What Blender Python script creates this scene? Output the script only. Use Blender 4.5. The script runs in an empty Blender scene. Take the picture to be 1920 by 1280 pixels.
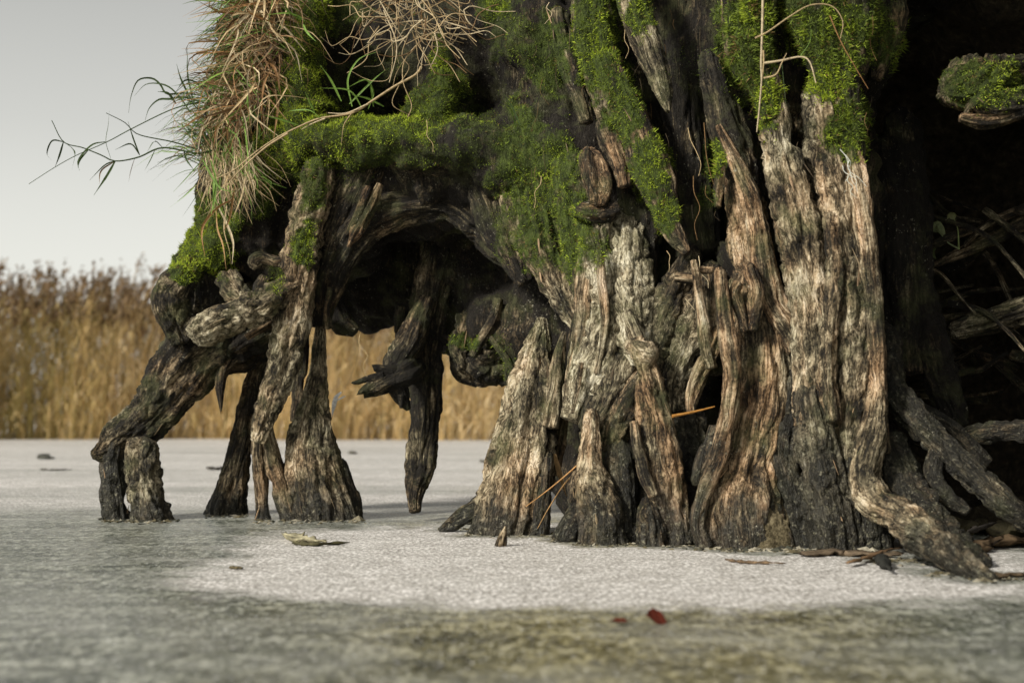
import bpy, math, random
import numpy as np
# ----------------------------------------------------------------- camera, sky, sun, exposure
F = 2600.0; CX = 960.0; HY = 780.0; CAMH = 0.35          # focal length in photo pixels, horizon row, eye height
sc = bpy.context.scene
col = sc.collection
cam_d = bpy.data.cameras.new('camera'); cam = bpy.data.objects.new('camera', cam_d); col.objects.link(cam)
cam.location = (0, 0, CAMH); cam.rotation_euler = (math.radians(90), 0, 0)
cam_d.sensor_width = 36.0; cam_d.lens = 36.0 * F / 1920.0
cam_d.shift_y = (HY - 640.0) / 1920.0
cam_d.clip_start = 0.05; cam_d.clip_end = 2000
cam_d.dof.use_dof = True; cam_d.dof.focus_distance = 4.15; cam_d.dof.aperture_fstop = 2.8
sc.camera = cam
SUN = np.array((-0.80, -0.72, 0.66)); SUN = SUN / np.linalg.norm(SUN)     # direction towards the sun
elev = math.asin(SUN[2]); azim = math.atan2(SUN[0], SUN[1])
w = bpy.data.worlds.new('World'); sc.world = w; w.use_nodes = True
nt = w.node_tree; nt.nodes.clear()
sky = nt.nodes.new('ShaderNodeTexSky'); sky.sky_type = 'NISHITA'; sky.sun_disc = False
sky.sun_elevation = elev; sky.sun_rotation = azim; sky.dust_density = 4.0; sky.air_density = 1.0; sky.altitude = 0
hs = nt.nodes.new('ShaderNodeHueSaturation'); hs.inputs['Saturation'].default_value = 0.08
bg = nt.nodes.new('ShaderNodeBackground'); bg.inputs['Strength'].default_value = 0.05
wo = nt.nodes.new('ShaderNodeOutputWorld')
nt.links.new(sky.outputs[0], hs.inputs['Color']); nt.links.new(hs.outputs[0], bg.inputs['Color'])
# thin high overcast, hazier and brighter towards the horizon all the way round
tc = nt.nodes.new('ShaderNodeTexCoord'); sx_ = nt.nodes.new('ShaderNodeSeparateXYZ'); nt.links.new(tc.outputs['Generated'], sx_.inputs[0])
vr = nt.nodes.new('ShaderNodeValToRGB'); nt.links.new(sx_.outputs[2], vr.inputs[0]); e_ = vr.color_ramp.elements
e_[0].position = 0.0; e_[0].color = (.60, .60, .59, 1); e_[1].position = 1.0; e_[1].color = (.10, .10, .10, 1)
for p_, c_ in ((.10, .40), (.20, .25), (.32, .135)):
    q_ = e_.new(p_); q_.color = (c_, c_ * 1.0, c_ * .90, 1)
vb = nt.nodes.new('ShaderNodeBackground'); vb.inputs['Strength'].default_value = 1.0; nt.links.new(vr.outputs[0], vb.inputs['Color'])
ad = nt.nodes.new('ShaderNodeAddShader'); nt.links.new(bg.outputs[0], ad.inputs[0]); nt.links.new(vb.outputs[0], ad.inputs[1]); nt.links.new(ad.outputs[0], wo.inputs[0])
sd = bpy.data.lights.new('sun', 'SUN'); sd.energy = 3.2; sd.angle = math.radians(7); sd.color = (1.0, 0.955, 0.87)
so = bpy.data.objects.new('sun', sd); col.objects.link(so)
from mathutils import Vector
so.rotation_euler = Vector((-SUN[0], -SUN[1], -SUN[2])).to_track_quat('-Z', 'Y').to_euler()
sc.view_settings.view_transform = 'Standard'; sc.view_settings.look = 'None'
sc.view_settings.exposure = 0.62; sc.view_settings.gamma = 1.0; sc.view_settings.use_curve_mapping = False
sc.cycles.max_bounces = 5; sc.cycles.diffuse_bounces = 3; sc.cycles.glossy_bounces = 2; sc.cycles.transmission_bounces = 2

rs = np.random.RandomState(7)
random.seed(7)

def P(px, py, Y):
    """photo pixel at distance Y (metres along the view) -> world point"""
    return np.array(((px - CX) * Y / F, Y, CAMH - (py - HY) * Y / F))
def ground(px, py):
    return P(px, py, CAMH * F / (py - HY))
def yf(px):
    return 4.75 - (px - 400) * 0.0008                    # front of the root mass runs towards the camera on the right
def pix(V):
    return CX + V[:, 0] * F / V[:, 1], HY - (V[:, 2] - CAMH) * F / V[:, 1]

# ----------------------------------------------------------------- noise
_perm = np.concatenate([np.random.RandomState(3).permutation(256)] * 3).astype(np.int32)
_g = np.random.RandomState(5).normal(size=(256, 3)).astype(np.float32); _g /= np.linalg.norm(_g, axis=1)[:, None]
def pn(x, y, z):
    x = np.asarray(x, np.float32); y = np.asarray(y, np.float32); z = np.asarray(z, np.float32)
    x, y, z = np.broadcast_arrays(x, y, z)
    xi = np.floor(x); yi = np.floor(y); zi = np.floor(z)
    fx = x - xi; fy = y - yi; fz = z - zi
    xi = xi.astype(np.int32) & 255; yi = yi.astype(np.int32) & 255; zi = zi.astype(np.int32) & 255
    u = fx * fx * fx * (fx * (fx * 6 - 15) + 10); v = fy * fy * fy * (fy * (fy * 6 - 15) + 10); ww = fz * fz * fz * (fz * (fz * 6 - 15) + 10)
    out = 0
    for dx in (0, 1):
        a = _perm[xi + dx]; wx = u if dx else 1 - u
        for dy in (0, 1):
            b = _perm[(a + yi + dy)]; wy = v if dy else 1 - v
            for dz in (0, 1):
                g = _g[_perm[b + zi + dz]]; wz = ww if dz else 1 - ww
                out = out + wx * wy * wz * (g[..., 0] * (fx - dx) + g[..., 1] * (fy - dy) + g[..., 2] * (fz - dz))
    return out * 1.6
def fbm(V, s, octs=3, o=0.0):
    r = 0; a = 1.0
    for i in range(octs):
        r = r + a * pn(V[..., 0] * s + o + 17.3 * i, V[..., 1] * s + 5.1 * i - o, V[..., 2] * s + 9.7 * i); a *= 0.5; s *= 2.1
    return r
def smooth(a, b, x):
    t = np.clip((x - a) / (b - a), 0, 1); return t * t * (3 - 2 * t)

# ----------------------------------------------------------------- materials
def mat(name):
    m = bpy.data.materials.new(name); m.use_nodes = True
    n = m.node_tree; b = n.nodes['Principled BSDF']; return m, n, b
def nd(n, t, **k):
    o = n.nodes.new(t)
    for a, v in k.items():
        if a in o.inputs.keys(): o.inputs[a].default_value = v
        else: setattr(o, a, v)
    return o
def ramp(n, stops, fac):
    r = n.nodes.new('ShaderNodeValToRGB'); e = r.color_ramp.elements
    while len(e) < len(stops): e.new(0.5)
    for i, (p, c) in enumerate(stops):
        e[i].position = p; e[i].color = (*c, 1) if len(c) == 3 else c
    n.links.new(fac, r.inputs[0]); return r.outputs[0]
def mth(n, op, a, b=None, c=None, clamp=False):
    o = n.nodes.new('ShaderNodeMath'); o.operation = op; o.use_clamp = clamp
    for i, x in enumerate((a, b, c)):
        if x is None: continue
        if isinstance(x, (int, float)): o.inputs[i].default_value = x
        else: n.links.new(x, o.inputs[i])
    return o.outputs[0]
def mixc(n, f, a, b, blend='MIX'):
    o = n.nodes.new('ShaderNodeMix'); o.data_type = 'RGBA'; o.blend_type = blend
    for s, x in ((o.inputs[0], f), (o.inputs[6], a), (o.inputs[7], b)):
        if isinstance(x, (int, float)): s.default_value = x
        elif isinstance(x, tuple): s.default_value = (*x, 1)
        else: n.links.new(x, s)
    return o.outputs[2]
def noise(n, vec, scale, detail=4, rough=0.55, dist=0.0):
    o = nd(n, 'ShaderNodeTexNoise'); o.inputs['Scale'].default_value = scale; o.inputs['Detail'].default_value = detail
    o.inputs['Roughness'].default_value = rough; o.inputs['Distortion'].default_value = dist
    if vec is not None: n.links.new(vec, o.inputs['Vector'])
    return o.outputs['Fac']
def vmul(n, vec, xyz):
    o = n.nodes.new('ShaderNodeVectorMath'); o.operation = 'MULTIPLY'; n.links.new(vec, o.inputs[0]); o.inputs[1].default_value = xyz
    return o.outputs[0]

def wood_material():
    m, n, b = mat('weathered_wood')
    at = nd(n, 'ShaderNodeAttribute', attribute_name='wood'); gr = nd(n, 'ShaderNodeAttribute', attribute_name='grain')
    geo = nd(n, 'ShaderNodeNewGeometry'); pos = geo.outputs['Position']
    sep = nd(n, 'ShaderNodeSeparateColor'); n.links.new(at.outputs['Color'], sep.inputs[0])
    pale, moss, wet = sep.outputs[0], sep.outputs[1], sep.outputs[2]; red = at.outputs['Alpha']
    wn = nd(n, 'ShaderNodeTexNoise'); wn.inputs['Scale'].default_value = 14; wn.inputs['Detail'].default_value = 3; n.links.new(pos, wn.inputs['Vector'])
    wv = n.nodes.new('ShaderNodeVectorMath'); wv.operation = 'MULTIPLY_ADD'; n.links.new(wn.outputs['Color'], wv.inputs[0]); wv.inputs[1].default_value = (.018, .018, .06); n.links.new(gr.outputs['Vector'], wv.inputs[2])
    g = wv.outputs[0]
    fib = noise(n, vmul(n, g, (150, 150, 9)), 1.0, 6, 0.6)
    strand = noise(n, vmul(n, g, (52, 52, 3.2)), 1.0, 4, 0.55, 0.6)
    blot = noise(n, pos, 16, 5, 0.62)
    spk = noise(n, pos, 130, 3, 0.6)
    line = ramp(n, [(0.0, (0, 0, 0)), (0.045, (1, 1, 1))], mth(n, 'ABSOLUTE', mth(n, 'SUBTRACT', noise(n, vmul(n, g, (70, 70, 4.5)), 1.0, 4, 0.6, 0.8), 0.5)))
    t = mth(n, 'ADD', mth(n, 'MULTIPLY', fib, 0.75), mth(n, 'MULTIPLY', strand, 0.45))
    t = mth(n, 'ADD', mth(n, 'SUBTRACT', t, 0.20), mth(n, 'MULTIPLY', mth(n, 'SUBTRACT', line, 1.0), 0.16))
    t = mth(n, 'ADD', t, mth(n, 'SUBTRACT', mth(n, 'MULTIPLY', blot, 0.85), 0.30))
    t = mth(n, 'ADD', t, mth(n, 'MULTIPLY', mth(n, 'SUBTRACT', spk, 0.5), 0.40))
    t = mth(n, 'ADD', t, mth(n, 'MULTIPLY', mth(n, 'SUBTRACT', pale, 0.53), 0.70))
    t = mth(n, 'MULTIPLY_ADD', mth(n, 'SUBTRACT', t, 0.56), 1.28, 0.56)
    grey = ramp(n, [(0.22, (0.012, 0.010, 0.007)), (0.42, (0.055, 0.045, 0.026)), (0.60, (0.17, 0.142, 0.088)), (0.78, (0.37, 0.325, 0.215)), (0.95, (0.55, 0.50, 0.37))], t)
    warm = ramp(n, [(0.22, (0.014, 0.009, 0.005)), (0.42, (0.075, 0.042, 0.020)), (0.60, (0.23, 0.135, 0.066)), (0.78, (0.42, 0.27, 0.15)), (0.95, (0.55, 0.40, 0.26))], t)
    c = mixc(n, mth(n, 'MULTIPLY', red, mth(n, 'MULTIPLY_ADD', strand, 1.4, 0.1), clamp=True), grey, warm)
    # green algae film in blotches
    alg = ramp(n, [(0.50, (0, 0, 0)), (0.68, (1, 1, 1))], noise(n, pos, 9, 4, 0.6))
    c = mixc(n, mth(n, 'MULTIPLY', alg, 0.5), c, mixc(n, spk, (0.03, 0.033, 0.012), (0.15, 0.155, 0.06)))
    # dark waterlogged wood with pale silt specks
    wetc = mixc(n, ramp(n, [(0.56, (0, 0, 0)), (0.70, (1, 1, 1))], noise(n, pos, 75, 4, 0.65)), (0.020, 0.019, 0.014), (0.20, 0.185, 0.125))
    c = mixc(n, wet, c, wetc)
    # scattered pale lichen and silt flecks
    c = mixc(n, mth(n, 'MULTIPLY', ramp(n, [(0.62, (0, 0, 0)), (0.68, (1, 1, 1))], noise(n, pos, 95, 4, 0.7)), ramp(n, [(0.45, (0, 0, 0)), (0.62, (0.8, 0.8, 0.8))], noise(n, pos, 5, 3, 0.6))), c, (0.40, 0.37, 0.27))
    mc = ramp(n, [(0.3, (0.012, 0.018, 0.004)), (0.6, (0.055, 0.075, 0.012)), (0.8, (0.11, 0.14, 0.02))], noise(n, pos, 45, 4, 0.65))
    c = mixc(n, mth(n, 'MULTIPLY', mth(n, 'SUBTRACT', moss, mth(n, 'MULTIPLY', noise(n, pos, 50, 4, 0.65), 0.7)), 2.2, clamp=True), c, mc)
    n.links.new(c, b.inputs['Base Color'])
    n.links.new(mth(n, 'SUBTRACT', 0.88, mth(n, 'MULTIPLY', wet, 0.42)), b.inputs['Roughness'])
    b.inputs['Specular IOR Level'].default_value = 0.25
    bp = nd(n, 'ShaderNodeBump'); bp.inputs['Strength'].default_value = 1.0; bp.inputs['Distance'].default_value = 0.010
    hgt = mth(n, 'ADD', mth(n, 'MULTIPLY', fib, 0.6), mth(n, 'ADD', mth(n, 'MULTIPLY', strand, 0.9), mth(n, 'ADD', mth(n, 'MULTIPLY', spk, 0.7), mth(n, 'MULTIPLY', line, 0.35))))
    n.links.new(hgt, bp.inputs['Height']); n.links.new(bp.outputs[0], b.inputs['Normal'])
    return m
def soil_material():
    m, n, b = mat('peaty_soil')
    geo = nd(n, 'ShaderNodeNewGeometry'); pos = geo.outputs['Position']
    c = ramp(n, [(0.3, (0.010, 0.008, 0.006)), (0.55, (0.04, 0.032, 0.02)), (0.75, (0.10, 0.082, 0.05))], noise(n, pos, 30, 6, 0.65))
    n.links.new(c, b.inputs['Base Color']); b.inputs['Roughness'].default_value = 0.95; b.inputs['Specular IOR Level'].default_value = 0.1
    bp = nd(n, 'ShaderNodeBump'); bp.inputs['Distance'].default_value = 0.02; n.links.new(noise(n, pos, 60, 5, 0.65), bp.inputs['Height']); n.links.new(bp.outputs[0], b.inputs['Normal'])
    return m
def tint_material(name, rough=0.7, trans=0.0, spec=0.3):
    """colour from the per-piece 'tint' attribute"""
    m, n, b = mat(name)
    at = nd(n, 'ShaderNodeAttribute', attribute_name='tint')
    geo = nd(n, 'ShaderNodeNewGeometry')
    v = noise(n, geo.outputs['Position'], 140, 3, 0.6)
    c = mixc(n, 1.0, at.outputs['Color'], ramp(n, [(0.3, (0.6, 0.6, 0.6)), (0.7, (1.15, 1.15, 1.15))], v), 'MULTIPLY')
    n.links.new(c, b.inputs['Base Color']); b.inputs['Roughness'].default_value = rough; b.inputs['Specular IOR Level'].default_value = spec
    if trans > 0:
        tr = nd(n, 'ShaderNodeBsdfTranslucent'); mx = nd(n, 'ShaderNodeMixShader'); mx.inputs[0].default_value = trans
        n.links.new(c, tr.inputs['Color']); n.links.new(b.outputs[0], mx.inputs[1]); n.links.new(tr.outputs[0], mx.inputs[2])
        n.links.new(mx.outputs[0], n.nodes['Material Output'].inputs[0])
    return m
def ice_material():
    m, n, b = mat('frosted_ice')
    geo = nd(n, 'ShaderNodeNewGeometry'); pos = geo.outputs['Position']
    sp = nd(n, 'ShaderNodeSeparateXYZ'); n.links.new(pos, sp.inputs[0]); X, Y = sp.outputs[0], sp.outputs[1]
    wx = mth(n, 'MULTIPLY', mth(n, 'SUBTRACT', noise(n, pos, 1.6, 5, 0.6), 0.5), 1.1)
    wf = mth(n, 'MULTIPLY', mth(n, 'SUBTRACT', noise(n, pos, 7, 6, 0.72), 0.5), 0.8)
    # frosted patch in front of the roots (an uneven oval), frost again further out on the pond
    ex = mth(n, 'DIVIDE', mth(n, 'SUBTRACT', X, 0.28), 1.02); ey = mth(n, 'DIVIDE', mth(n, 'SUBTRACT', Y, 3.55), 1.0)
    d = mth(n, 'SQRT', mth(n, 'ADD', mth(n, 'POWER', mth(n, 'ABSOLUTE', ex), 3.0), mth(n, 'POWER', mth(n, 'ABSOLUTE', ey), 3.0)))
    d = mth(n, 'ADD', d, mth(n, 'MULTIPLY', mth(n, 'ADD', wx, wf), 0.75))
    patch = ramp(n, [(0.0, (1, 1, 1)), (0.80, (1, 1, 1)), (1.0, (0, 0, 0))], mth(n, 'MULTIPLY', d, 0.9))
    far = ramp(n, [(0.0, (0, 0, 0)), (1.0, (1, 1, 1))], mth(n, 'DIVIDE', mth(n, 'SUBTRACT', mth(n, 'ADD', Y, mth(n, 'MULTIPLY', wx, 1.2)), 4.6), 1.2))
    streak = noise(n, vmul(n, pos, (0.25, 1.3, 1)), 1.0, 5, 0.6)
    far = mth(n, 'MULTIPLY', far, ramp(n, [(0.30, (0.45, 0.45, 0.45)), (0.55, (1, 1, 1))], streak))
    foot_ring = nd(n, 'ShaderNodeAttribute', attribute_name='foot_ring').outputs['Fac']
    frost = mth(n, 'MULTIPLY', mth(n, 'MAXIMUM', patch, far), mth(n, 'SUBTRACT', 1.0, mth(n, 'MULTIPLY', foot_ring, 0.85)))
    grain = noise(n, pos, 120, 4, 0.7); gr2 = noise(n, pos, 34, 4, 0.65); gr3 = noise(n, pos, 300, 2, 0.6)
    frost = mth(n, 'ADD', frost, mth(n, 'MULTIPLY', mth(n, 'SUBTRACT', gr2, 0.5), 1.1), clamp=True)
    fc = ramp(n, [(0.38, (0.19, 0.178, 0.155)), (0.5, (0.43, 0.405, 0.37)), (0.60, (0.82, 0.79, 0.75))], mth(n, 'ADD', mth(n, 'MULTIPLY', noise(n, vmul(n, pos, (100, 45, 85)), 1.0, 3, 0.8), 0.8), mth(n, 'MULTIPLY', noise(n, pos, 11, 4, 0.6), 0.2)))
    big = noise(n, pos, 2.6, 5, 0.62, 0.5); med = noise(n, vmul(n, pos, (6, 9, 6)), 1.0, 5, 0.66)
    mott = mth(n, 'ADD', mth(n, 'MULTIPLY', med, 0.35), mth(n, 'MULTIPLY', noise(n, vmul(n, pos, (52, 20, 50)), 1.0, 4, 0.8), 0.65))
    teal = ramp(n, [(0.41, (0.022, 0.027, 0.019)), (0.5, (0.095, 0.103, 0.076)), (0.59, (0.36, 0.365, 0.30))], mott)
    olive = ramp(n, [(0.41, (0.026, 0.023, 0.007)), (0.5, (0.115, 0.099, 0.034)), (0.59, (0.40, 0.355, 0.19))], mott)
    # brown leaf litter shows through the clear ice in the middle foreground
    mid = ramp(n, [(0.0, (1, 1, 1)), (1.0, (0, 0, 0))], mth(n, 'DIVIDE', mth(n, 'ABSOLUTE', mth(n, 'ADD', mth(n, 'SUBTRACT', X, 0.16), mth(n, 'MULTIPLY', wx, 0.9))), 0.62))
    cc = mixc(n, mth(n, 'MULTIPLY', mid, 0.95), teal, olive)
    cc = mixc(n, ramp(n, [(0.42, (0, 0, 0)), (0.62, (0.5, 0.5, 0.5))], big), cc, mixc(n, mott, (0.10, 0.10, 0.08), (0.42, 0.42, 0.37)))
    cc = mixc(n, ramp(n, [(0.58, (0, 0, 0)), (0.72, (0.5, 0.5, 0.5))], grain), cc, (0.45, 0.45, 0.40))
    c = mixc(n, frost, cc, fc)
    c = mixc(n, ramp(n, [(0.64, (0, 0, 0)), (0.68, (0.75, 0.75, 0.75))], noise(n, vmul(n, pos, (150, 75, 100)), 1.0, 2, 0.5)), c, (0.85, 0.85, 0.82))  # sparkle of frost crystals, painted into the colour as bright specks
    n.links.new(c, b.inputs['Base Color'])
    n.links.new(mth(n, 'MULTIPLY_ADD', frost, 0.30, mth(n, 'MULTIPLY_ADD', gr2, 0.30, 0.16)), b.inputs['Roughness'])
    b.inputs['IOR'].default_value = 1.31
    bp = nd(n, 'ShaderNodeBump'); bp.inputs['Strength'].default_value = 0.30; bp.inputs['Distance'].default_value = 0.004
    n.links.new(mth(n, 'ADD', grain, mth(n, 'ADD', mth(n, 'MULTIPLY', gr2, 0.5), mth(n, 'MULTIPLY', gr3, 0.4))), bp.inputs['Height']); n.links.new(bp.outputs[0], b.inputs['Normal'])
    return m
WOOD = wood_material(); SOIL = soil_material(); ICE = ice_material()
def mud_material():
    m, n, b = mat('sandy_mud')
    geo = nd(n, 'ShaderNodeNewGeometry'); pos = geo.outputs['Position']
    c = ramp(n, [(0.36, (0.045, 0.036, 0.018)), (0.5, (0.125, 0.10, 0.055)), (0.64, (0.25, 0.205, 0.12))], noise(n, pos, 55, 5, 0.72))
    n.links.new(c, b.inputs['Base Color']); b.inputs['Roughness'].default_value = 0.9; b.inputs['Specular IOR Level'].default_value = 0.2
    bp = nd(n, 'ShaderNodeBump'); bp.inputs['Distance'].default_value = 0.012; n.links.new(noise(n, pos, 90, 5, 0.7), bp.inputs['Height']); n.links.new(bp.outputs[0], b.inputs['Normal'])
    return m
MUD = mud_material()
MOSS = tint_material('moss_leaf', 0.75, 0.25, 0.15); GRASS = tint_material('grass_blade', 0.6, 0.25, 0.3); REED = tint_material('reed_stalk', 0.75, 0.3, 0.15)
DEBRIS = tint_material('dead_plant_matter', 0.8, 0.0, 0.2)

# ----------------------------------------------------------------- mesh helpers
def mk(name, V, Q=None, T=None, m=None, parent=None, colors=None, cname='tint', grain=None, sm=True):
    V = np.asarray(V, np.float32); nq = 0 if Q is None else len(Q); ntr = 0 if T is None else len(T)
    me = bpy.data.meshes.new(name)
    me.vertices.add(len(V)); me.vertices.foreach_set('co', V.ravel())
    li = np.concatenate([np.asarray(a, np.int32).ravel() for a in (Q, T) if a is not None and len(a)])
    me.loops.add(len(li)); me.loops.foreach_set('vertex_index', li)
    st = np.concatenate([np.arange(nq) * 4, nq * 4 + np.arange(ntr) * 3]).astype(np.int32)
    me.polygons.add(nq + ntr); me.polygons.foreach_set('loop_start', st)
    me.polygons.foreach_set('use_smooth', np.full(nq + ntr, sm))
    me.update(calc_edges=True)
    if colors is not None:
        a = me.attributes.new(cname, 'FLOAT_COLOR', 'POINT'); c = np.ones((len(V), 4), np.float32); c[:, :colors.shape[1]] = colors
        a.data.foreach_set('color', c.ravel())
    if grain is not None:
        a = me.attributes.new('grain', 'FLOAT_VECTOR', 'POINT'); a.data.foreach_set('vector', np.asarray(grain, np.float32).ravel())
    if m: me.materials.append(m)
    o = bpy.data.objects.new(name, me); col.objects.link(o)
    if parent is not None: o.parent = parent
    return o
def tag(o, label=None, cat=None, group=None, kind=None):
    for k, v in (('label', label), ('category', cat), ('group', group), ('kind', kind)):
        if v: o[k] = v
    return o
def thing(name, label, cat, group=None, loc=(0, 0, 0)):
    o = bpy.data.objects.new(name, None); col.objects.link(o); o.location = loc; o.empty_display_size = 0.1
    return tag(o, label, cat, group)
def catmull(K, n):
    K = np.asarray(K, float); m = len(K)
    if m == 2:
        t = np.linspace(0, 1, n)[:, None]; return K[0] * (1 - t) + K[1] * t
    E = np.vstack([2 * K[0] - K[1], K, 2 * K[-1] - K[-2]])
    seg = np.linalg.norm(np.diff(K[:, :3], axis=0), axis=1); cum = np.concatenate([[0], np.cumsum(seg)]) ; cum /= cum[-1]
    s = np.linspace(0, 1, n); i = np.clip(np.searchsorted(cum, s, side='right') - 1, 0, m - 2)
    t = ((s - cum[i]) / np.maximum(cum[i + 1] - cum[i], 1e-9))[:, None]
    p0, p1, p2, p3 = E[i], E[i + 1], E[i + 2], E[i + 3]
    return 0.5 * (2 * p1 + (p2 - p0) * t + (2 * p0 - 5 * p1 + 4 * p2 - p3) * t * t + (3 * p1 - p0 - 3 * p2 + p3) * t ** 3)

# moss patches on the roots: centre, radii (photo pixels), amount, tone (0 dark olive .. 1 bright yellow green)
MP = [(560,-130,130,120,.9,.6),(850,-170,220,130,.8,.4),(1180,-170,200,140,.9,.5),(1500,-170,220,140,.9,.5),(600,298,60,26,.8,.6),(700,285,80,24,.75,.4),(790,292,70,22,.6,.3),(470,300,50,50,.8,.7),(640,205,60,30,.7,.6),(890,240,50,50,.6,.3),(566,140,40,140,1,.85),(565,225,60,55,1,.95),(545,262,60,40,1,.95),(500,290,55,38,1,.85),(640,245,60,38,1,.75),(720,240,70,32,1,1.),(790,245,50,30,1,.8),
      (825,205,55,45,1,.5),(850,170,45,40,1,.45),(828,110,20,55,1,.9),(582,20,45,55,1,.8),(490,350,38,65,1,.55),(385,470,65,55,1,.85),(345,512,40,22,1,.8),(415,425,45,60,1,.6),(395,400,40,40,.9,.5),
      (590,355,34,55,.75,.25),(567,462,26,48,.95,.85),(520,525,22,30,.6,.5),(985,300,60,130,.85,.3),(1010,400,60,110,.8,.4),(1075,440,40,85,.85,.6),(960,430,40,60,.6,.3),(1045,310,45,80,.8,.6),
      (1120,70,50,120,1,.5),(1170,200,38,70,1,.55),(1222,320,42,70,1,.6),(1248,400,28,45,1,.75),(920,15,40,40,1,.7),(1030,110,45,90,.8,.25),(960,60,60,60,.6,.2),(860,290,120,30,.55,.25),
      (1405,80,55,115,1,.4),(1440,190,28,60,1,.9),(1565,60,95,85,1,.5),(1560,155,48,40,1,.8),(1585,240,42,70,.9,.45),(1340,300,22,42,1,.55),(1325,372,24,30,.7,.3),(1200,20,35,50,.9,.7),
      (1850,160,95,56,.85,.45),(870,640,30,20,.8,.5),(935,650,25,30,.5,.3),(950,690,20,30,.5,.4),(640,20,60,60,.7,.3),(700,140,60,60,.5,.15),(660,330,50,30,.4,.2),(1900,395,45,14,.9,.9),(300,540,30,14,.4,.3),(760,20,60,40,.3,.2),
      (1115,470,40,40,.7,.5),(1290,120,40,60,.35,.15),(470,560,25,25,.3,.3),(1500,20,50,70,.8,.35),(1640,60,50,70,.8,.25)]
def mossmask(V, Nz=None):
    x, y = pix(V); w_ = np.zeros(len(V)) + 0.; t_ = np.zeros(len(V))
    j = fbm(V, 14, 2, 1) * 0.34 + fbm(V, 40, 2, 3) * 0.30
    for cx, cy, rx, ry, a, t in MP:
        d = np.sqrt(((x - cx) / rx) ** 2 + ((y - cy) / ry) ** 2) + j
        k = a * smooth(1.28, 0.62, d); t_ = np.where(k > w_, t, t_); w_ = np.maximum(w_, k)
    return w_, t_

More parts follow.
